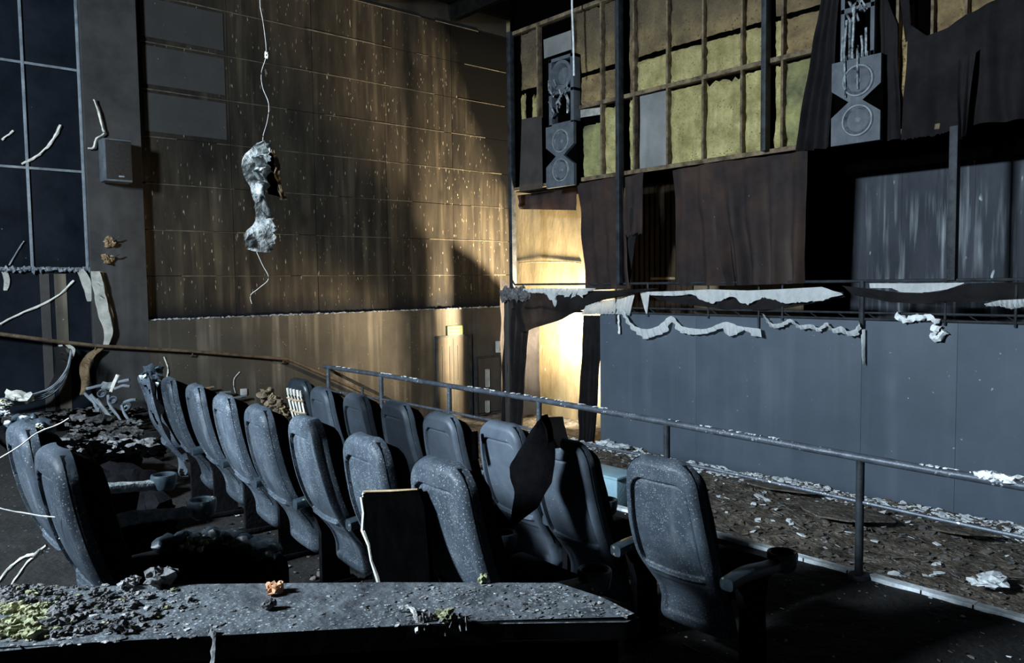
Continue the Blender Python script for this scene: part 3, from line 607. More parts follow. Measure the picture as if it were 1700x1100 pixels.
# ash lump at the corner of the truss
bm = B()
for k in range(16): rock(bm, fp(838+k*2.6, 488+R.uniform(-5, 7), YF-.12), (R.uniform(.04, .09), R.uniform(.04, .08), R.uniform(.04, .12)), k*1.3, 2, .6)
tag(obj('ash_clump', bm, 'grey_ash_clump' if False else 'grey_clump'), 'grey ashy clump at the left end of the rail beside the post', 'ash')
bm = B(); box(bm, xpost-.22, xpost-.1, YF-.08, YF, .0, H-.1, .01); tag(obj('slim_pillar', bm, 'wall_low_dark'), 'slim grey pillar left of the black curtain beside the opening', 'pillar')

# ================================================================== SEATS
HB = .925
def prof(v):      # v 0 top .. 1 bottom -> forward offset
    pts = [(-.1, .02), (0, .0), (.15, .006), (.35, .04), (.5, .082), (.60, .125), (.70, .188), (.78, .24), (.86, .268), (.94, .276), (1, .276), (1.1, .27)]
    for k in range(1, len(pts)-2):
        if v <= pts[k+1][0] or k == len(pts)-3:
            (a0, p0), (a1, p1), (a2, p2), (a3, p3) = pts[k-1:k+3]; t = max(0, min(1, (v-a1)/(a2-a1)))
            m1 = (p2-p0)/(a2-a0)*(a2-a1); m2 = (p3-p1)/(a3-a1)*(a2-a1)
            return (2*t**3-3*t*t+1)*p1+(t**3-2*t*t+t)*m1+(3*t*t-2*t**3)*p2+(t**3-t*t)*m2
def sst(a, b, x):
    t = max(0, min(1, (x-a)/(b-a))); return t*t*(3-2*t)
RT = .125; RB = .055
def wfull(v):
    return .214+.030*sst(0, .45, v)-.034*sst(.55, .80, v)+.012*sst(.84, .95, v)
def hw(v):        # half width
    z = v*HB; w0 = wfull(v)
    if z < RT: w0 = w0-RT+math.sqrt(max(RT*RT-(RT-z)**2, 0))
    zb = HB-z
    if zb < RB: w0 = w0-RB+math.sqrt(max(RB*RB-(RB-zb)**2, 0))
    return max(w0, .01)
def rdist(ax, dz, W, r, dzb=9, rb=.055):
    if dz < r and ax > W-r: return r-math.hypot(ax-(W-r), r-dz)
    if dzb < rb and ax > W-rb: return rb-math.hypot(ax-(W-rb), rb-dzb)
    return min(W-ax, dz, dzb)
def shell_pt(u, v):
    dz = v*HB; z = -dz; w_ = hw(v); W = wfull(v); x = u*w_
    d = max(0, rdist(abs(x), dz, W, RT, HB-dz, RB)); y = prof(v)
    y += .062*(1-math.sqrt(max(0, 1-(1-min(d/.045, 1))**2)))+.012*u*u
    bot = .60*HB-dz+.03*(1-u*u)
    ri = rdist(abs(x), dz-.105, W-.055, .07)
    y += .014*sst(0, .008, ri)*sst(0, .011, bot)+.010*math.exp(-((ri-.008)/.006)**2)*sst(0, .03, bot)
    y -= .014*math.exp(-((dz-.62*HB-.03*(1-u*u))/.010)**2)*sst(0, .03, W-.05-abs(x))
    y += .012*sst(0, .025, min(W-.05-abs(x), dz-.69*HB, HB-.06-dz))
    return Vector((x, y, z))
def shell_mesh(nu=90, nv=170, cut=None, thick=.012):
    bm = B(); g = {}
    vs = [0, .003, .008, .015, .025]+[.04+.96*j/nv for j in range(nv+1)]
    for i in range(nu+1):
        u = -1+2*i/nu; u = math.copysign(abs(u)**.8, u)
        for j, v in enumerate(vs): g[i, j] = bm.verts.new(shell_pt(u, v))
    fs = []
    for i in range(nu):
        for j in range(len(vs)-1):
            if cut and cut(-1+2*(i+.5)/nu, vs[j]): continue
            fs.append(bm.faces.new((g[i, j], g[i, j+1], g[i+1, j+1], g[i+1, j])))
    bmesh.ops.solidify(bm, geom=fs, thickness=thick)
    loose = [v for v in bm.verts if not v.link_faces]; bmesh.ops.delete(bm, geom=loose, context='VERTS')
    return bm
def pad_mesh(nu=20, nv=30, th=.125, seed=0, amp=.012):
    bm = B(); F_ = []; Bk = []
    for i in range(nu+1):
        u = -1+2*i/nu; a = []; b = []
        for j in range(nv+1):
            v = .015+.80*j/nv; w_ = hw(v)*.965; x = u*w_; z = -v*HB
            y0 = prof(v)+.035; e = min(rdist(abs(x), (v-.01)*HB, wfull(v), RT), (.83-v)*HB)
            k = sst(-.01, .07, e); y1 = prof(v)+.06+th*k+amp*noise.noise(Vector((x*9, z*9, seed)))
            a.append(bm.verts.new((x, y0, z))); b.append(bm.verts.new((x, y1, z)))
        F_.append(a); Bk.append(b)
    for i in range(nu):
        for j in range(nv):
            bm.faces.new((F_[i][j], F_[i][j+1], F_[i+1][j+1], F_[i+1][j])); bm.faces.new((Bk[i][j], Bk[i+1][j], Bk[i+1][j+1], Bk[i][j+1]))
    for i in range(nu):
        bm.faces.new((F_[i][0], F_[i+1][0], Bk[i+1][0], Bk[i][0])); bm.faces.new((F_[i][nv], Bk[i][nv], Bk[i+1][nv], F_[i+1][nv]))
    for j in range(nv):
        bm.faces.new((F_[0][j], Bk[0][j], Bk[0][j+1], F_[0][j+1])); bm.faces.new((F_[nu][j], F_[nu][j+1], Bk[nu][j+1], Bk[nu][j]))
    return bm
TOPH = 1.10     # top of the back above its floor
def arm_mesh(x, ash=False, dz=0):
    bm = B(); z = -.535+dz; n = 14; g = []
    ys = [.15+.44*k/n for k in range(n+1)]
    for k, y in enumerate(ys):
        hwid = .036+.006*math.sin(k/n*3.14); cz = z+.012*math.sin(k/n*5); ring = []
        for a in range(12):
            t = 2*math.pi*a/12; ring.append(bm.verts.new((x+hwid*math.copysign(abs(math.cos(t))**.6, math.cos(t)), y, cz-.028+.03*math.copysign(abs(math.sin(t))**.6, math.sin(t)))))
        g.append(ring)
    for k in range(n):
        for a in range(12): bm.faces.new((g[k][a], g[k][(a+1) % 12], g[k+1][(a+1) % 12], g[k+1][a]))
    bm.faces.new(g[0]); bm.faces.new(g[-1]); return bm
def cup_mesh(x, dz=0):
    bm = B(); mt = Matrix.Translation((x, .64, -.530+dz))
    lathe(bm, [(.001, -.085), (.056, -.085), (.066, -.07), (.074, -.03), (.076, -.004), (.073, .006), (.064, .009), (.056, .002), (.054, -.02), (.050, -.068), (.001, -.07)], 28, mt); return bm
def leg_mesh(x):
    bm = B()
    slab(bm, [Vector((x-.022, .24, -.56)), Vector((x-.022, .50, -.56)), Vector((x-.022, .46, -.75)), Vector((x-.022, .48, -TOPH+.03)), Vector((x-.022, .30, -TOPH+.03)), Vector((x-.022, .30, -.75))], (.044, 0, 0))
    box(bm, x-.04, x+.04, .26, .52, -TOPH, -TOPH+.03, .006); return bm
def pan_mesh():
    bm = B(); box(bm, -.235, .235, .34, .66, -.72, -.62, .03)
    for v in bm.verts: v.co.z += .02*noise.noise(v.co*6)+.12*(v.co.y-.3)
    return bm
def make_seat(kind='seat', arm=True):
    t = root('cinema_seat', (0, 0, 0), 'x', 'seat')
    obj('backrest', shell_mesh(), kind, t, local=True)
    obj('back_cushion', pad_mesh(), 'pad', t, local=True)
    obj('seat_cushion', pan_mesh(), 'pad', t, local=True)
    if not arm: return t
    a = obj('armrest', arm_mesh(.292), 'arm', t, local=True); obj('cup_holder', cup_mesh(.292), 'arm', a, local=True)
    obj('leg', leg_mesh(.285), 'pad', t, local=True)
    return t
def add_left_arm(t, mt='arm'):
    a = obj('armrest', arm_mesh(-.285), mt, t, local=True); obj('cup_holder', cup_mesh(-.285), mt, a, local=True); obj('leg', leg_mesh(-.285), 'post', t, local=True)
proto = make_seat('seat'); proto2 = make_seat('seat_clean'); proto3 = make_seat('seat', False); used = []
def place(px, py, zt, rz, label, group, pr, tilt=(0, 0)):
    p = P(px, py, Z=zt-H)
    if pr not in used: o = pr; used.append(pr)
    else: o = copy_tree(pr)
    o.location = (p.x, p.y+.0, zt); o.rotation_euler = (math.radians(tilt[0]), math.radians(tilt[1]), math.radians(rz))
    o['label'] = label; o['group'] = group; return o
T1 = ZP+TOPH; T2 = Z2+TOPH+.01; T3 = Z3+TOPH
g1 = 'cinema seats of the front row along the railing'; g2 = 'cinema seats of the second row'; g3 = 'cinema seats of the third row'
r1 = [(1088, 762, proto, 'nearest blue-grey cinema seat of the front row, at its right end', 3),
      (922, 730, proto2, 'front row seat partly covered by the folded brown sheet', 1),
      (822, 701, proto2, 'front row seat directly left of the folded brown sheet', 0),
      (722, 686, proto2, 'clean-backed front row seat, second to the left of the folded brown sheet', 0),
      (648, 667, proto2, 'clean-backed front row seat, third to the left of the folded brown sheet', 0),
      (582, 654, proto2, 'clean-backed front row seat below the second railing post', 0),
      (524, 643, proto2, 'front row seat right beside the burnt ribbed seat', 0)]
for k, (px, py, pr, lab, rz) in enumerate(r1): o = place(px, py, T1, -[0, 1, 3, 5, 6, 6, 7][k]+.6*math.sin(k*5), lab, g1, pr)
r2 = [(716, 765, 'ash-speckled second row seat, the nearest, right of the black board', 2),
      (592, 724, 'ash-speckled second row seat behind the black board with pale edge', 1),
      (494, 692, 'second row seat directly left of the one behind the black board', 0),
      (416, 674, 'second row seat streaked with ash, fifth from the burnt end', 0),
      (360, 655, 'second row seat, fourth from the burnt far end', 0),
      (313, 638, 'second row seat, third from the burnt far end', 0),
      (270, 627, 'second row seat next to the burnt twisted one', 0)]
for k, (px, py, lab, rz) in enumerate(r2): o = place(px, py, T2, -[2, 4, 5, 6, 7, 7, 8][k]+.6*math.sin(k*7), lab, g2, proto)
o = place(68, 744, T3, 2, 'third row seat rising beside the pale debris on the counter', g3, proto3)
o = place(17, 704, T3, 2, 'third row seat at the left edge, behind the nearest of its row', g3, proto3)
# burnt twisted seat at the far end of row two
p = P(236, 620, Z=T2-H); t = root('cinema_seat', p, 'burnt twisted cinema seat at the far left end of the second row', 'seat', g2); t.rotation_euler = (0, 0, math.radians(-8))
bm = shell_mesh(30, 50, lambda u, v: noise.noise(Vector((u*2, v*7, 3.3))) > .28 and v > .08)
for v in bm.verts: v.co += Vector((.03*noise.noise(v.co*7), .05*noise.noise(v.co*5), .02*noise.noise(v.co*9)))
obj('backrest', bm, 'seat', t, local=True); obj('back_cushion', pad_mesh(th=.06, seed=4, amp=.06), 'pad', t, local=True); obj('leg', leg_mesh(.285), 'pad', t, local=True)
bm = B()
for k in range(10): rock(bm, (R.uniform(-.16, .16), R.uniform(0, .12), R.uniform(-.06, .015)), (R.uniform(.03, .06),)*3, k, 2, .6)
obj('melted_headrest', bm, 'arm', t, local=True)
# burnt seat with exposed ribs in row one
p = P(488, 629, Z=T1-H); t = root('cinema_seat', p, 'burnt front row seat with its ribs exposed, at the far end by the stairs', 'seat', g1)
obj('backrest', shell_mesh(36, 60, lambda u, v: abs(u) < .7 and .13 < v < .62), 'arm', t, local=True)
obj('back_cushion', pad_mesh(th=.08, seed=6, amp=.04), 'pad', t, local=True); obj('leg', leg_mesh(.285), 'pad', t, local=True)
for k in range(5):
    x = -.13+.065*k; bm = B(); tube(bm, [(x, prof(.1+.5*j/8)-.005, -(.1+.5*j/8)*HB) for j in range(9)], .011, 6, .3, k); obj('rib', bm, 'peel', t, local=True)
bm = B()
for k in range(4): tube(bm, [(-.16, prof(.2+.12*k)-.008, -(.2+.12*k)*HB), (0, prof(.2+.12*k)-.01, -(.21+.12*k)*HB), (.16, prof(.2+.12*k)-.008, -(.2+.12*k)*HB)], .008, 6, .3, k)
obj('cross_rib', bm, 'peel_tan', t, local=True)
# left end arms on rows: nearest second row and last
def lone_arm(px, py, label, mt, y, zr, rz=0, stand=True, fl=Z3):
    p = P(px, py, Z=zr); t = root('armrest_stand', (p.x, p.y-.64, p.z), label, 'armrest', 'bare armrest stands of the third row')
    t.rotation_euler = (0, 0, math.radians(rz))
    bm = arm_mesh(0, dz=.535)
    if mt != 'arm':
        for v in bm.verts: v.co += Vector((0, 0, .012))*noise.noise(v.co*25)
    obj('armrest', bm, mt, t, local=True); obj('cup_holder', cup_mesh(0, .535), 'arm', t, local=True)
    bm = leg_mesh(0)
    for v in bm.verts: v.co.z = -.04+(v.co.z+.56)/(TOPH-.56)*(p.z-.04-fl)
    obj('leg', bm, 'pad', t, local=True)
lone_arm(272, 790, 'ash-covered armrest with cup holder, farthest of the bare stands in the left row', 'arm_ash', 1.4, -1.14)
lone_arm(335, 832, 'ash-covered armrest with cup holder, middle of the bare stands in the left row', 'arm_ash', 1.4, -1.14)
# melted armrest / hump nearest
p = P(335, 915, Z=-1.15); t = root('armrest_stand', p, 'melted dark blue armrest nearest behind the counter, with yellow crumbs', 'armrest', 'bare armrest stands of the third row')
bm = B()
for k in range(9):
    f = k/8; q = P(285+f*150, 905-14*math.sin(f*2.6)+f*14, Z=-1.15); rock(bm, q, (.075, .065, .05), k*.7, 3, .25)
obj('armrest', bm, 'arm', t)
bm = B()
for k in range(12): q = P(300+R.uniform(0, 60), 898+R.uniform(-4, 14), Z=-1.11); rock(bm, q, R.uniform(.008, .018), k, 1)
tag(obj('wool_crumbs', bm, 'green'), 'yellow crumbs on the melted armrest nearest behind the counter', 'debris', kind='stuff')
bm = B(); box(bm, p.x-.3, p.x+.25, p.y-.25, p.y+.3, Z3, p.z-.03, .05); obj('charred_seat_frame', bm, 'pad', t)
# ================================================================== RAILINGS
YR = 5.0-.06
top = [(538, 607), (640, 622), (745, 639), (862, 657), (985, 678), (1108, 701), (1270, 731), (1429, 761), (1560, 785), (1700, 810), (1860, 840)]
tp = [P(a, b, Y=YR) for a, b in top]; zr = sum(p.z for p in tp)/len(tp)
rl = root('railing', (tp[5].x, YR, ZP), 'long blue-grey steel railing running in front of the front row', 'railing')
tpp = resample(smoothline([Vector((p.x, YR, p.z*.8+zr*.2)) for p in tp], 4), 70)
def rz_at(x):
    for a, b in zip(tpp, tpp[1:]):
        if a.x <= x <= b.x: return a.z+(b.z-a.z)*(x-a.x)/(b.x-a.x)
    return zr
bm = B(); tube(bm, tpp, .027, 12, .04); obj('top_rail', bm, 'steel', rl)
posts_px = [(545, 625), (633, 640), (746, 660), (895, 690), (1107, 735), (1427, 860), (1790, 900)]
for a, b in posts_px:
    x = P(a, b, Y=YR).x; bm = B(); tube(bm, [(x, YR, ZP-.02), (x, YR, ZP+.4), (x, YR, rz_at(x))], .026, 12); q = obj('post', bm, 'post' if a > 1000 else 'steel', rl)
    bm = B(); lathe(bm, [(.001, .012), (.06, .012), (.065, 0), (.065, -.03)], 20, Matrix.Translation((x, YR, ZP+.02))); bmesh.ops.translate(bm, verts=bm.verts, vec=-rl.location); fl_ = obj('foot_flange', bm, 'post', q, local=True)
mid = [(538, 645), (660, 660), (745, 676), (860, 700), (965, 737), (1085, 758), (1270, 800), (1427, 838), (1560, 870), (1700, 902), (1860, 940)]
mp_ = [P(a, b, Y=YR) for a, b in mid]; zmid = sum(p.z for p in mp_)/len(mp_)
bm = B(); tube(bm, [Vector((p.x, YR, zmid*.5+p.z*.5)) for p in mp_], .013, 8, .05); obj('middle_rail', bm, 'steel', rl)
# ash and scraps on the top rail
bm = B()
for k in range(150):
    x = R.uniform(tpp[0].x, -.3); 
    if noise.noise(Vector((x*1.1, 0, 0))) > -.05: rock(bm, (x, YR+R.uniform(-.012, .012), rz_at(x)+.026), (R.uniform(.01, .04), R.uniform(.006, .014), .006), k, 1)
tag(obj('ash_deposit', bm, 'flake_w'), 'white ash lying on top of the long railing', 'ash', kind='stuff')
bm = B()
for k in range(7):
    x = P(1628+k*9, 795, Y=YR).x; rock(bm, (x, YR, rz_at(x)+.026), (R.uniform(.03, .05), .03, .022), k, 2, .5)
tag(obj('white_scrap', bm, 'rag'), 'crumpled white scrap resting on the railing at the right edge', 'scrap')
# stair rail going down
a = P(548, 614, X=tpp[0].x); b = P(700, 690, X=tpp[0].x)
st = root('stair_railing', (a.x, a.y, Z2), 'brown steel railing slanting down beside the stairs', 'railing')
bm = B(); tube(bm, [a, a.lerp(b, .5), b, b+(b-a)*.35], .022, 10, .05); obj('top_rail', bm, 'brown_steel', st)
a2 = P(548, 645, X=tpp[0].x); b2 = P(680, 715, X=tpp[0].x)
bm = B(); tube(bm, [a2, a2.lerp(b2, .5), b2], .014, 8, .05); obj('middle_rail', bm, 'brown_steel', st)
for f in (.33, .78):
    q = a.lerp(b, f); bm = B(); tube(bm, [(q.x, q.y, .05), (q.x, q.y, q.z)], .02, 8); obj('post', bm, 'steel', st)
# wall handrail
pw = [P(x_, y_, X=XLL+.09) for x_, y_ in ((-60, 546), (0, 554), (100, 567), (165, 574), (320, 583), (478, 596), (492, 602), (560, 632), (650, 673), (735, 712))]
wh = root('wall_handrail', pw[4]-Vector((0, 0, .0)), 'scorched handrail fixed along the left wall', 'handrail')
bm = B(); tube(bm, pw, .024, 10, .06); obj('rail', bm, 'brown_steel', wh)
for q in (pw[2].lerp(pw[3], .9), pw[4], pw[5].lerp(pw[4], .05), pw[8]):
    bm = B(); tube(bm, [q, q+Vector((-.02, 0, -.06)), (XLL-.0, q.y, q.z-.08)], .011, 6)
    obj('bracket', bm, 'brown_steel', wh)

# platform edge strip
bm = B()
x = XL+1.6
while x < 4.9:
    l = R.uniform(.2, .5); box(bm, x, x+l+.01, 4.965, 5.03+R.uniform(-.004, .006), ZP-.02, ZP+.022+R.uniform(0, .006)); x += l
tag(obj('nosing_strip', bm, 'white_strip', None, False), 'pale edging strip along the platform edge under the railing', 'strip')

# ================================================================== NEAR COUNTER
ZC = -.62
outl = [(-60, 975), (320, 969), (640, 966), (930, 965), (1000, 991), (1062, 1018), (1040, 1026), (830, 1029), (560, 1044), (330, 1056), (150, 1066), (-60, 1080)]
pts = [P(a, b, Z=ZC) for a, b in outl]
ct = root('counter', (pts[6].x, pts[6].y, Z4), 'dark ash-covered counter top in the near foreground', 'counter')
bm = B(); slab(bm, pts, (0, 0, -.045))
es = [e for e in bm.edges if abs(e.verts[0].co.z-e.verts[1].co.z) < .001]
bmesh.ops.bevel(bm, geom=es, offset=.007, segments=3, affect='EDGES'); 
bm.normal_update()
for f in bm.faces:
    if abs(f.normal.z) < .5: f.material_index = 1  # side faces get a black colour in place of shade
obj('top', bm, ['counter', 'drape'], ct)
cen = sum(pts, Vector())/len(pts)
ip = [cen+(p-cen)*.93 for p in pts]
bm = B(); slab(bm, [Vector((p.x, p.y, p.z-.045)) for p in ip], (0, 0, -(H+ZC-.045-Z4+.0))); obj('body', bm, 'black', ct, False)
# crust relief on the counter
def cp(px, py, dz=0): q = P(px, py, Z=ZC); q.z += dz; return q
bm = B(); rr = random.Random(3)
for k in range(600):
    px = rr.uniform(0, 1040); f = rr.random()
    back = 970 if px < 930 else 970+(px-930)*.4; front = 1078-px*.058
    if px > 830: front = 1026
    if front-back < 6: continue
    py = back+(front-back)*f
    dense = (px < 330) or (640 < px < 1000)
    if not dense and rr.random() < .75: continue
    s = rr.uniform(.0012, .005)*(1.6 if px < 250 else 1)
    rock(bm, cp(px, py, .001), (s*1.6, s, s*.28), rr.random()*90, 1, .5, mi=0 if rr.random() < .75 else 1)
tag(obj('ash_crumbs', bm, ['grey_clump', 'pale_ash']), 'ash crumbs and flakes strewn over the near counter top', 'debris', kind='stuff')
bm = B()
for k in range(330):
    px = abs(rr.gauss(0, 120)); py = rr.uniform(975, 1062-px*.05)
    if px > 330: continue
    s = rr.uniform(.004, .011)*(1.2 if px < 120 and py > 1010 else .75)
    rock(bm, cp(px, py, s*.4), (s*1.3, s, s*.7), rr.random()*90, 3, .5, mi=0 if (px < 80 and py > 1005) or rr.random() < .16 else 1)
tag(obj('wool_crumbs', bm, ['green', 'grey_clump']), 'heap of greenish wool and grey crumbs at the left end of the near counter', 'debris', kind='stuff')
def clump(px, py, s, mt, name, label, n=5, sq=(1, .8, .7), cat='debris'):
    bm = B(); c = cp(px, py, s*.5)
    for k in range(n): rock(bm, c+Vector((rr.uniform(-1, 1), rr.uniform(-1, 1), rr.uniform(-.2, .3)))*s*.7, (s*sq[0]*rr.uniform(.4, .8), s*sq[1]*rr.uniform(.4, .8), s*sq[2]*rr.uniform(.4, .8)), rr.random()*50, 2, .6)
    return tag(obj(name, bm, mt), label, cat)
clump(458, 983, .017, 'orange', 'orange_scrap', 'small orange-tan scrap lying on the near counter')
clump(446, 1008, .016, 'grey_clump', 'ash_scrap', 'grey curled ash scrap just below the orange scrap on the counter')
clump(805, 966, .014, 'green', 'wool_scrap', 'pale yellow wool scrap on the back edge of the counter')
clump(270, 968, .028, 'grey_clump', 'charred_lump', 'purplish charred lump on the counter before the melted armrest', 8)
clump(215, 973, .018, 'pale_ash', 'ash_scrap', 'white curled ash pieces behind the heap on the counter', 7)
clump(738, 1030, .016, 'green', 'wool_scrap', 'greenish wool scrap hanging at the front edge of the counter')
clump(195, 1048, .016, 'grey_clump', 'ash_scrap', 'long grey curl of ash at the counter front, left', 5)
bm = B(); tube(bm, smoothline([cp(662, 1016, .006), cp(680, 1016, .009), cp(690, 1026, .004), cp(692, 1040, -.01)], 4), .004, 6, .5); tag(obj('ash_scrap', bm, 'pale_ash'), 'pale crooked flake over the counter front edge near its middle', 'debris')
bm = B(); tube(bm, smoothline([cp(352, 1050, .006), cp(356, 1060, .0), cp(352, 1075, -.03), cp(350, 1092, -.055)], 4), .0045, 6, .5); tag(obj('ash_scrap', bm, 'grey_clump'), 'brownish shred dangling from the counter front edge at left', 'debris')
bm = B()
for k in range(14):
    a = cp(700+k*6+rr.uniform(-3, 3), 1030+rr.uniform(-3, 2), .004); tube(bm, smoothline([a, a+Vector((rr.uniform(-.01, .01), -.005, rr.uniform(.0, .012))), a+Vector((rr.uniform(-.012, .012), -.012, -rr.uniform(.01, .03)))], 3), .0022, 5, .4, k)
tag(obj('burnt_fibres', bm, 'grey_clump'), 'tangle of grey burnt fibres over the counter front edge', 'debris', kind='stuff')
# ================================================================== BOARDS ON SEATS
pp = [P(a, b, Y=1.80) for a, b in ((600, 822), (604, 815), (694, 812), (704, 840), (716, 985), (632, 985), (612, 905), (601, 880))]
bb = root('black_board', pp[5], 'black burnt board with pale broken edge leaning on the second row seats', 'board')
bm = B(); slab(bm, pp, (0, .02, 0)); obj('board', bm, 'black', bb, False)
bm = B(); tube(bm, [P(a, b, Y=1.795) for a, b in ((604, 816), (600, 824), (604, 850), (602, 880), (612, 905), (616, 930), (626, 958), (632, 985))], .008, 6, .4); obj('broken_edge', bm, 'peel', bb)
bm = B(); tube(bm, [P(a, b, Y=1.795) for a, b in ((604, 815), (650, 814), (694, 812))], .004, 6, .4); obj('top_edge', bm, 'peel_tan', bb)
# folded sheet
def fy(px, py, y): return P(px, py, Y=y)
s0 = fy(905, 700, 2.75)
fs = root('folded_sheet', fy(870, 860, 2.7), 'brown-grey folded sheet standing over a front row seat', 'sheet')
bm = B()
L_ = [fy(905, 689, 2.74), fy(893, 698, 2.72), fy(880, 716, 2.70), fy(868, 738, 2.68), (fy(846, 772, 2.66)), fy(846, 790, 2.66), fy(853, 812, 2.66), fy(850, 868, 2.66)]
R_ = [fy(909, 687, 2.76), fy(915, 698, 2.78), fy(918, 718, 2.78), fy(922, 745, 2.76), fy(920, 775, 2.74), fy(916, 800, 2.72), fy(893, 842, 2.7), fy(853, 873, 2.66)]
g = []
for i in range(25):
    a = resample(L_, 25)[i]; b = resample(R_, 25)[i]
    g.append([bm.verts.new(a.lerp(b, j/8)+Vector((0, -.03*math.sin(j/8*3.14)+.01*noise.noise(Vector((i*.3, j*.4, 1))), 0))) for j in range(9)])
f_ = [bm.faces.new((g[i][j], g[i+1][j], g[i+1][j+1], g[i][j+1])) for i in range(24) for j in range(8)]
bmesh.ops.solidify(bm, geom=f_, thickness=.006); obj('shaded_flap', bm, 'pad', fs)  # shadow side of the sheet, shade put into its black colour
bm = B(); L2 = [fy(897, 692, 2.72), fy(905, 712, 2.73), fy(912, 745, 2.74)]; R2 = [fy(934, 691, 3.0), fy(939, 710, 3.02), fy(946, 742, 3.02)]
cloth(bm, L2, R2, 14, 12, n=(.5, -.8, .2), amp=.012, folds=1, rnd=.008, thick=.006); obj('light_flap', bm, 'sheet', fs)
# shards near: thin board behind seat 3 of front row
a = fy(783, 716, 3.1); b = fy(788, 760, 3.1)
bm = B(); slab(bm, [fy(783, 716, 2.95), fy(789, 716, 2.95), fy(791, 762, 2.95), fy(784, 764, 2.95)], (0, .02, 0)); tag(obj('thin_board', bm, 'black', None, False), 'thin dark upright board just left of the seat beside the folded sheet', 'board')

# ================================================================== HANGING CLUMP
def hp(a, b, F=5.0): return P(a, b, F=F)
hc = root('hanging_insulation', hp(437, 235), 'ragged grey-white insulation clump dangling from a wire before the left wall', 'insulation')
def blob_strip(path, seed, mt, name):
    bm = B()
    for k, (a, b, w_, hh, dF) in enumerate(path): rock(bm, hp(a, b, 5+dF), (w_*5.6/1300, w_*5.6/1300, hh*5.4/1300), seed+k*1.37, 3, .28, freq=2.2)
    return obj(name, bm, mt, hc)
def wool_sheet(l, r, mt, name, seed, d0=0, d1=0, amp=.035, thick=.012, nrm=None):
    bm = B(); nn = FWD if nrm is None else nrm
    A_ = smoothline([hp(x, y, 5+d0) for x, y in l], 4); B_ = smoothline([hp(x, y, 5+d1) for x, y in r], 4)
    cloth(bm, A_, B_, 60, 14, n=nn, amp=amp, folds=3, seed=seed, jag=.10, rnd=.03, thick=thick, ramp=False)
    for v in bm.verts: v.co += Vector((noise.noise(v.co*16), noise.noise(v.co*16+Vector((9, 0, 0))), noise.noise(v.co*16+Vector((0, 9, 0)))))*.012
    return obj(name, bm, mt, hc)
wool_sheet([(425, 236), (412, 254), (405, 276), (408, 302), (420, 320), (424, 340), (419, 366), (409, 392), (408, 414)], [(446, 234), (450, 252), (449, 276), (446, 298), (442, 316), (445, 340), (453, 366), (460, 388), (450, 418)], 'wool_pale', 'wool_body', 1, 0, .05)
wool_sheet([(430, 240), (424, 262), (422, 285), (428, 305)], [(444, 238), (442, 262), (440, 285), (437, 308)], 'wool_pale', 'wool_fold', 5, -.06, -.03)
wool_sheet([(446, 250), (445, 275), (443, 300), (447, 322)], [(456, 258), (458, 280), (459, 300), (464, 326)], 'black', 'charred_core', 2, .03, .08)
wool_sheet([(450, 246), (455, 262), (458, 285), (459, 305), (462, 330)], [(456, 250), (463, 268), (465, 288), (466, 306), (474, 330)], 'peel_tan', 'warm_lit_edge', 3, .05, .07, amp=.015, thick=.006)  # tan colour paints the warm light on the clump's right edge
bm = B(); tube(bm, smoothline([hp(a, b) for a, b in ((432, 12), (438, 45), (442, 90), (434, 120), (436, 145), (446, 172), (444, 200), (437, 225), (437, 240))], 5), .0019, 6); 
tp_ = hp(432, 12); tube(bm, [tp_, (tp_.x, tp_.y, TOPZ)], .0019, 6); obj('wire', bm, 'wirem', hc)
bm = B(); rock(bm, hp(443, 92), (.012, .012, .02), 3, 2); obj('wire_knot', bm, 'peel', hc)
bm = B(); tube(bm, smoothline([hp(a, b) for a, b in ((426, 418), (436, 440), (446, 462), (430, 478), (416, 490), (418, 504))], 5), .0019, 6); obj('wire_tail', bm, 'wirem', hc)

# ================================================================== WALL SPEAKER
a = P(170, 228, X=XLL+.3); b = P(221, 303, X=XLL+.3)
ws = root('wall_loudspeaker', (XLL+.15, (a.y+b.y)/2, b.z), 'small black loudspeaker fixed high on the grey pilaster', 'loudspeaker')
bm = B(); box(bm, XLL+.06, XLL+.30, a.y, b.y, b.z, a.z, .02); obj('cabinet', bm, 'spk', ws)
bm = B(); box(bm, XLL+.295, XLL+.312, a.y+.03, b.y-.015, b.z+.03, a.z-.02, .006); obj('grille', bm, 'grille', ws)
bm = B(); box(bm, XLL+.312, XLL+.316, (a.y+b.y)/2-.0, (a.y+b.y)/2+.07, b.z+.06, b.z+.08, .001); obj('badge', bm, 'ring', ws)
bm = B(); box(bm, XLL-.01, XLL+.08, (a.y+b.y)/2-.06, (a.y+b.y)/2+.06, b.z+.2, b.z+.32, .01); obj('bracket', bm, 'post', ws)
bm = B(); tube(bm, smoothline([P(x_, y_, X=XLL+.06) for x_, y_ in ((156, 165), (163, 185), (170, 212), (172, 222), (160, 230), (155, 245), (146, 246))], 5), .012, 7, .3)
tag(obj('frayed_cable', bm, 'peel'), 'frayed pale cable curling above the wall loudspeaker', 'cable')
for k, py in enumerate((401, 429)):
    c = P(179, py, X=XLL+.03); e = root('burnt_bracket', c, ('upper' if k == 0 else 'lower')+' of two small burnt brackets on the pilaster under the loudspeaker', 'bracket')
    bm = B()
    for q in range(6): rock(bm, c+Vector((R.uniform(0, .05), R.uniform(-.06, .06), R.uniform(-.05, .05))), (.03, .035, .035), q+k*9, 2, .5)
    obj('plate', bm, 'peel_tan', e)
    bm = B(); tube(bm, [c, c+Vector((.07, .08, .03)), c+Vector((.08, .13, .06))], .01, 6, .3); obj('arm', bm, 'post', e)
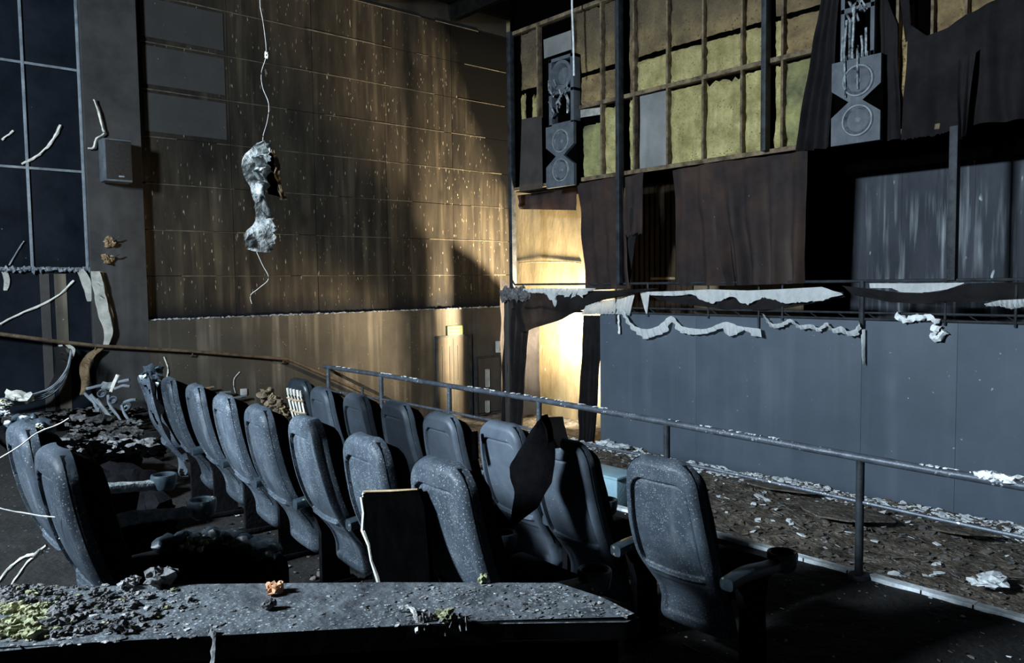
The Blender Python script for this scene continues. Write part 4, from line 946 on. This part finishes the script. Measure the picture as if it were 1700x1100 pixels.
# peeling strip at pilaster edge
def wpt(a, b, d=.08): return P(a, b, X=XLL+d)
bm = B(); ribbon(bm, [wpt(158, 450), wpt(164, 480), wpt(172, 520), wpt(180, 550), wpt(176, 572)], (.05, .11, 0)); tag(obj('peeling_lining', bm, 'peel'), 'white peeling lining along the edge of the pilaster', 'lining')
bm = B(); ribbon(bm, [wpt(166, 450, .05), wpt(174, 490, .05), wpt(184, 530, .05), wpt(182, 568, .05)], (.02, .07, 0)); tag(obj('peeling_lining', bm, 'peel_tan'), 'tan scorched lining strip just behind the white peeling one', 'lining')
bm = B(); ribbon(bm, [wpt(132, 446, -.04), wpt(140, 460, -.04), wpt(146, 480, -.04), wpt(148, 500, -.05)], (.05, .09, 0)); tag(obj('peeling_lining', bm, 'peel'), 'short white curled lining hanging left of the pilaster', 'lining')
bm = B(); ribbon(bm, [wpt(6, 450, -.09), wpt(10, 465, -.09), wpt(9, 482, -.09)], (.03, .07, 0)); tag(obj('peeling_lining', bm, 'peel'), 'small pale lining tatter at the left edge below the panels', 'lining')
bm = B(); x_ = 0
for k in range(40):
    q = P(2+k*3.9, 446+R.uniform(-1, 2), X=XL+.09); rock(bm, q, (R.uniform(.02, .05), .03, R.uniform(.01, .05)), k, 1, .5)
tag(obj('ash_deposit', bm, 'frame_metal'), 'ragged pale crust under the charcoal panels at left', 'ash', kind='stuff')
# pale wires on dark panels
for i, (pts_, lab) in enumerate(((((36, 272), (60, 260), (78, 244), (92, 225), (101, 208)), 'curved white strip hanging in front of the charcoal panels'),
     (((3, 232), (14, 224), (22, 217)), 'short white strip at the upper left edge'),
     (((0, 538), (30, 522), (70, 505), (100, 488), (122, 465)), 'long thin pale rod slanting over the burnt wall at left'),
     (((15, 440), (30, 415), (40, 400)), 'short dark strip end on the lowest charcoal panel'))):
    bm = B(); tube(bm, smoothline([P(a, b, X=XL+.07) for a, b in pts_], 4), .013 if i != 3 else .008, 6, .4, i, r1=.02 if i == 0 else None); tag(obj('pale_strip', bm, 'peel' if i != 3 else 'frame_metal'), lab, 'strip')
# curled sheets at the wall foot
for i, (pts_, wv, mt, lab) in enumerate((
    (((98, 575), (104, 600), (98, 630), (75, 655), (45, 665), (0, 672)), (.10, .12, .02), 'drape', 'big dark curled sheet peeling off the wall foot at left'),
    (((100, 572), (106, 598), (102, 628), (84, 652), (60, 662)), (.02, .05, 0), 'peel', 'white rim strip along the big curled sheet at left'),
    (((112, 572), (120, 580), (118, 596)), (.02, .06, 0), 'peel', 'small white flap folded over the handrail'),
    (((166, 578), (150, 590), (140, 610), (142, 635), (136, 655)), (.05, .10, 0), 'peel_tan', 'tan hanging lining tatter under the handrail'),
    (((150, 600), (144, 620), (146, 640)), (.03, .05, 0), 'peel', 'white lining tatter beside the tan one under the handrail'))):
    bm = B(); ribbon(bm, [P(a, b, X=XLL+.14-.02*i) for a, b in pts_], wv, .01); tag(obj('curled_sheet', bm, mt), lab, 'sheet')
bm = B()
for k in range(5):
    tube(bm, smoothline([P(a, b-k*3, X=XLL+.4+k*.05) for a, b in ((118, 580+k*4), (110, 625), (84, 655), (40, 670), (-10, 675))], 5), .012, 6, .4, k)
tag(obj('bent_strips', bm, 'frame_metal'), 'bundle of bent strips curving down at the wall foot', 'strips', kind='stuff')
# ================================================================== LEFT REAR CLUTTER
def mound(px0, px1, py0, py1, zrel, n, s, mts, label, name='debris_heap', seed=1, sub=2, flat=.6):
    rr = random.Random(seed); bm = B()
    for k in range(n):
        q = P(rr.uniform(px0, px1), rr.uniform(py0, py1), Z=zrel); z = s*rr.uniform(.3, 1); q.x = max(q.x, XLL+.25)
        rock(bm, q+Vector((0, 0, z*.3)), (z*rr.uniform(.8, 1.6), z, z*flat), rr.random()*99, sub, .55, mi=rr.randrange(len(mts)))
    return tag(obj(name, bm, mts, None, sub > 1), label, 'debris', kind='stuff')
ZA = Z2-H; ZD = Z3-H
mound(-20, 170, 665, 700, -1.66, 330, .075, ['grey_clump', 'black', 'rubble', 'rubble'], 'grey rubble heap between the rows at far left', seed=2)
mound(110, 235, 655, 745, -1.72, 330, .06, ['grey_clump', 'black', 'rubble', 'rubble'], 'rubble beside the burnt end of the second row', seed=3)
mound(100, 260, 735, 760, -1.45, 110, .07, ['black', 'grey_clump', 'black'], 'charred crumbs between the left row and the second row', seed=4)
mound(480, 540, 660, 700, -1.5, 1, .02, ['black'], 'x', seed=5).name = 'debris_heap'
bpy.data.objects.remove([o for o in C.objects if o.get('label') == 'x' and o.get('kind') == 'stuff'][0])
# charred seat remains between rows: low dark humps
for i, (px, py, w_, lab) in enumerate(((165, 712, .34, 'low charred heap farthest left, under the rubble'), (190, 742, .30, 'low charred heap second from the left rubble'), (215, 775, .30, 'low charred heap behind the far ash-covered armrest'))):
    q = P(px, py, Z=-1.35); bm = B(); rock(bm, q+Vector((0, 0, -.38)), (w_, .25, .2), i*3, 3, .3); rock(bm, q+Vector((0, .0, -.45)), (w_*1.1, .3, .3), i*3+1, 3, .2)
    tag(obj('charred_heap', bm, 'pad'), lab, 'debris', 'charred heaps at far left')
# bent bars, rods, rings
for i, (pts_, r_, mt, lab) in enumerate((
    (((144, 645), (180, 637), (215, 630)), .016, 'frame_metal', 'upper pale bar of the wreckage beside the second row'),
    (((181, 660), (186, 645), (196, 622)), .02, 'peel', 'upright pale stick in the wreckage beside the second row'),
    (((190, 645), (204, 640), (216, 641)), .014, 'frame_metal', 'short pale bar right of the upright stick'),
    (((205, 668), (216, 664), (226, 663)), .014, 'frame_metal', 'lower short bar next to the burnt seat'),
    (((140, 652), (156, 668), (162, 682), (164, 676)), .016, 'frame_metal', 'bent grey bar curving down at left of the wreckage'),
    (((150, 655), (166, 672), (178, 690)), .016, 'frame_metal', 'second bent grey bar beside the first in the wreckage'),
    (((180, 655), (182, 672), (196, 690), (210, 715)), .016, 'frame_metal', 'curved grey bar between the rings'),
    (((160, 662), (190, 700), (206, 722)), .02, 'arm_ash', 'flat ashy bar slanting through the wreckage'),
    (((202, 672), (206, 685), (218, 704)), .013, 'frame_metal', 'thin curved bar under the right ring'),
    (((334, 646), (345, 644), (355, 642)), .014, 'peel_tan', 'short bar end above the fifth seat from the far end'),
    (((365, 652), (375, 651), (383, 650)), .014, 'frame_metal', 'short pale bar over the seats of the second row'),
    (((380, 662), (395, 659), (409, 657)), .014, 'frame_metal', 'longer pale bar by the small white square'),
    (((391, 652), (388, 640), (389, 628), (398, 617)), .006, 'wirem', 'thin curved wire standing before the left wall'),
    (((276, 632), (279, 612), (272, 592)), .008, 'peel', 'thin pale drip strand on the wall behind the second row'))):
    bm = B(); tube(bm, smoothline([(P(a, b, F=10.2-.03*i) if i < 9 else P(a, b, X=XLL+(.12 if i < 12 else .012))) for a, b in pts_], 4), r_*1.25, 7, .2, i); tag(obj('bent_bar' if i < 12 else 'wall_wire', bm, mt), lab, 'bar' if i < 12 else 'wire')
for i, (px, py, r_, lab) in enumerate(((169, 652, 8, 'upper left ring of the three burnt cup rings'), (187, 663, 7.5, 'middle ring of the three burnt cup rings'), (208, 674, 9, 'right ring of the three burnt cup rings'))):
    q = P(px, py, F=10.0); r = r_*10.0/1300; mt_ = Matrix.Translation(q) @ FWD.to_track_quat('-Z', 'Y').to_matrix().to_4x4() @ Matrix.Rotation(math.radians(-35), 4, 'X')
    bm = B(); lathe(bm, [(r*.7, -.05), (r, -.03), (r, 0), (r*.85, .006), (r*.72, 0), (r*.6, -.04), (.001, -.045)], 20, mt_); tag(obj('cup_ring', bm, 'steel'), lab, 'ring', 'burnt cup rings')
q = P(404, 650, X=XLL); bm = B(); box(bm, q.x-.01, q.x+.03, q.y-.05, q.y+.05, q.z-.05, q.z+.05, .01); tag(obj('wall_socket', bm, 'box_w'), 'small white square socket behind the second row', 'socket')
q = P(180, 640, F=10.2); bm = B(); rock(bm, q, (.10, .05, .05), 3, 2, .3); tag(obj('pale_lump', bm, 'arm_ash'), 'pale lump on the upper bar of the wreckage', 'debris')
# clump near burnt ribbed seat
bm = B()
for k in range(10): rock(bm, P(440+k*3.4, 655+k*3+R.uniform(-4, 4), F=7.2), (.06, .05, .045), k*2.2, 3, .5)
tag(obj('charred_lump', bm, 'stud'), 'brown crumbling lump between the second row and the ribbed seat', 'debris')
# yellow-green crumbs on left seats
def crumbs(cx, cy, sx, sy, zrel, n, s, mts, label, seed):
    rr = random.Random(seed); bm = B()
    for k in range(n):
        q = P(cx+rr.gauss(0, sx), cy+rr.gauss(0, sy), Z=zrel); z = s*rr.uniform(.4, 1); rock(bm, q, (z*1.2, z, z*.7), rr.random()*99, 2, .55, mi=rr.randrange(len(mts)))
    return tag(obj('wool_crumbs', bm, mts), label, 'debris', kind='stuff')
bm = B()
for k in range(5): rock(bm, P(36+k*8, 702+k*2, Z=-.78), (.05, .07, .05), k, 3, .3)
tag(obj('melted_headrest', bm, 'arm'), 'melted blue headrest lump behind the third row seat at left', 'debris')
crumbs(52, 714, 9, 4, -.72, 34, .02, ['green', 'green', 'pale_ash'], 'yellow-green wool crumbs on the melted headrest at left', 5)
crumbs(5, 678, 7, 7, -.72, 26, .022, ['green', 'pale_ash', 'arm'], 'yellow-green wool crumbs at the left edge', 6)
crumbs(95, 752, 9, 5, -.76, 24, .016, ['pale_ash', 'arm_ash', 'green'], 'pale crumbs stuck to the top of the third row seat', 7)
bm = B()
for k in range(4): rock(bm, P(22+k*7, 655+k*1.5, F=9.6), (.08, .08, .06), k+3, 2, .4)
tag(obj('wool_scrap', bm, 'peel'), 'creamy wool scrap before the curled sheets at left', 'debris')
# strings across left
for i, (pts_, r_, F, mt, lab) in enumerate((
    (((-10, 766), (30, 742), (62, 718), (95, 705), (115, 694)), .003, 3.2, 'wirem', 'long pale wire slanting across the left seats'),
    (((-5, 842), (20, 848), (45, 852), (70, 856), (92, 858)), .0028, 3.0, 'wirem', 'pale wire crossing low in front of the left seats'),
    (((-30, 978), (-8, 974), (15, 945), (40, 925), (58, 920), (78, 905)), .0045, 1.7, 'peel', 'thick white frayed strip at lower left'),
    (((20, 970), (35, 950), (48, 932), (70, 915)), .0038, 1.72, 'peel', 'second white frayed strip at lower left, right of the thick one'),
    (((98, 894), (125, 880), (158, 867)), .003, 3.2, 'wirem', 'thin straight wire right of the third row seat'))):
    bm = B(); tube(bm, smoothline([P(a, b, F=F) for a, b in pts_], 4), r_, 6, .35, i); tag(obj('loose_wire', bm, mt), lab, 'wire')
# ================================================================== FLOOR LITTER
def litter(n, x0, x1, y0, y1, s0, s1, zf, mts, label, seed, dens=None, flat=.25, wts=None):
    rr = random.Random(seed); bm = B(); k = 0
    while k < n:
        x = rr.uniform(x0, x1); y = rr.uniform(y0, y1)
        if dens and rr.random() > dens(x, y): continue
        k += 1; s = rr.uniform(s0, s1)*rr.uniform(.5, 1); c = Vector((x, y, zf(x, y)+s*.1)); a = rr.uniform(0, 6.28); m_ = rr.choices(range(len(mts)), wts)[0]
        nn = rr.choice((4, 5, 6)); tl = Vector((rr.uniform(-.5, .5), rr.uniform(-.5, .5), 0)); pts = []
        for q in range(nn):
            t = a+6.283*q/nn; rad = s*rr.uniform(.5, 1.2); v = Vector((math.cos(t)*rad, math.sin(t)*rad*.7, 0)); v.z = v.dot(tl)*.8; pts.append(c+v)
        slab(bm, pts, (0, 0, s*flat), m_)
    return tag(obj('floor_litter', bm, mts, None, False), label, 'debris', kind='stuff')
litter(5200, -10.5, 1.0, 5.05, 9.1, .015, .065, fz, ['floor', 'flake', 'flake_w', 'grey_clump'], 'burnt flakes and fragments covering the hall floor below the railing', 11, wts=[5, 5, .8, 3])
litter(3200, -10.0, 1.0, 8.3, 9.12, .015, .065, fz, ['flake_w', 'flake', 'rag'], 'white fragments piled along the foot of the grey screen', 12, dens=lambda x, y: ((y-8.25)/.9)**3*(.4+.8*abs(noise.noise(Vector((x*.9, 0, 3))))*2), wts=[5, 2, 2])
litter(260, -6, .6, 5.3, 9, .03, .10, fz, ['flake_w', 'flake'], 'larger pale scraps scattered on the hall floor', 13, wts=[2, 3], flat=.12, dens=lambda x, y: .5+noise.noise(Vector((x*1.5, y*1.5, 0))))
litter(900, -4, 1.5, 2.9, 4.95, .006, .022, lambda x, y: ZP, ['platform', 'flake', 'flake_w'], 'small flakes scattered on the platform beside the nearest seat', 14, wts=[3, 3, 1])
litter(500, -10.5, -3.5, 2.4, 4.95, .01, .05, lambda x, y: ZP, ['platform', 'flake', 'flake_w'], 'flakes in the aisle between the front row and the railing', 15, wts=[3, 3, 1])
litter(400, -6.5, -2.5, 1.3, 2.5, .01, .04, lambda x, y: Z2, ['platform', 'flake', 'pale_ash'], 'flakes under the second row seats', 16, wts=[4, 2, 1])
# fallen panels/plates on floor
for i, (px, py, sx, sy, mt, lab) in enumerate(((1400, 850, .5, .35, 'floor', 'large dark fallen sheet on the hall floor behind the near railing post'), (1300, 810, .5, .2, 'flake', 'brown fallen sheet on the hall floor left of the near post'), (1600, 880, .3, .25, 'floor', 'dark fallen slab on the hall floor at right'))):
    q = P(px, py, Z=-H+.08); rr = random.Random(i); bm = B(); slab(bm, [q+Vector((math.cos(t)*sx*rr.uniform(.8, 1.15), math.sin(t)*sy*rr.uniform(.8, 1.15), .02*math.cos(t+1))) for t in [6.283*k/11 for k in range(11)]], (0, 0, .015)); tag(obj('fallen_sheet', bm, mt, None, False), lab, 'sheet')
# pale disc, blue box, pale lumps
q = P(1553, 1001, Z=-2.47); bm = B(); lathe(bm, [(.001, .008), (.135, .008), (.15, .002), (.15, -.02), (.135, -.026), (.001, -.026)], 28, Matrix.Translation(q) @ Matrix.Rotation(math.radians(14), 4, 'X') @ Matrix.Rotation(math.radians(-8), 4, 'Y')); tag(obj('pale_disc', bm, 'white_strip'), 'pale round disc lying by the white edging strip', 'disc')
q = P(1008, 803, Z=-2.3); bx = root('blue_crate', q, 'pale blue box on the hall floor behind the nearest front row seat', 'box')
bm = B(); box(bm, q.x-.28, q.x+.28, q.y-.15, q.y+.2, 0.02, q.z+.12, .01); obj('body', bm, 'blue', bx); bm = B(); box(bm, q.x-.3, q.x+.3, q.y-.17, q.y+.22, q.z+.12, q.z+.15, .008); obj('lid', bm, 'blue', bx)
for i, (px, py, s, lab) in enumerate(((1662, 966, .09, 'crumpled white scrap on the hall floor at far right'), (1635, 968, .06, 'smaller white scrap left of the crumpled one at far right'), (1445, 795, .05, 'white scrap on the hall floor just right of the near railing post'), (1010, 738, .10, 'white lumps at the left foot of the grey screen'), (1030, 742, .08, 'small white lump right of the others at the left foot of the screen'))):
    q = P(px, py, Z=-H+.08); bm = B()
    for k in range(4): rock(bm, q+Vector((R.uniform(-s, s), R.uniform(-s, s)*.6, R.uniform(0, .02))), (s, s*.7, s*.4), k+i*5, 2, .6)
    tag(obj('white_scrap', bm, 'flake_w'), lab, 'scrap')
# stick on near floor
bm = B(); tube(bm, [P(1135, 1068, Z=ZP-H+.01), P(1160, 1082, Z=ZP-H+.012), P(1185, 1090, Z=ZP-H+.01)], .006, 6, .3); tag(obj('pale_strip', bm, 'flake'), 'pale stick on the dark floor at the foot of the nearest seat', 'strip')
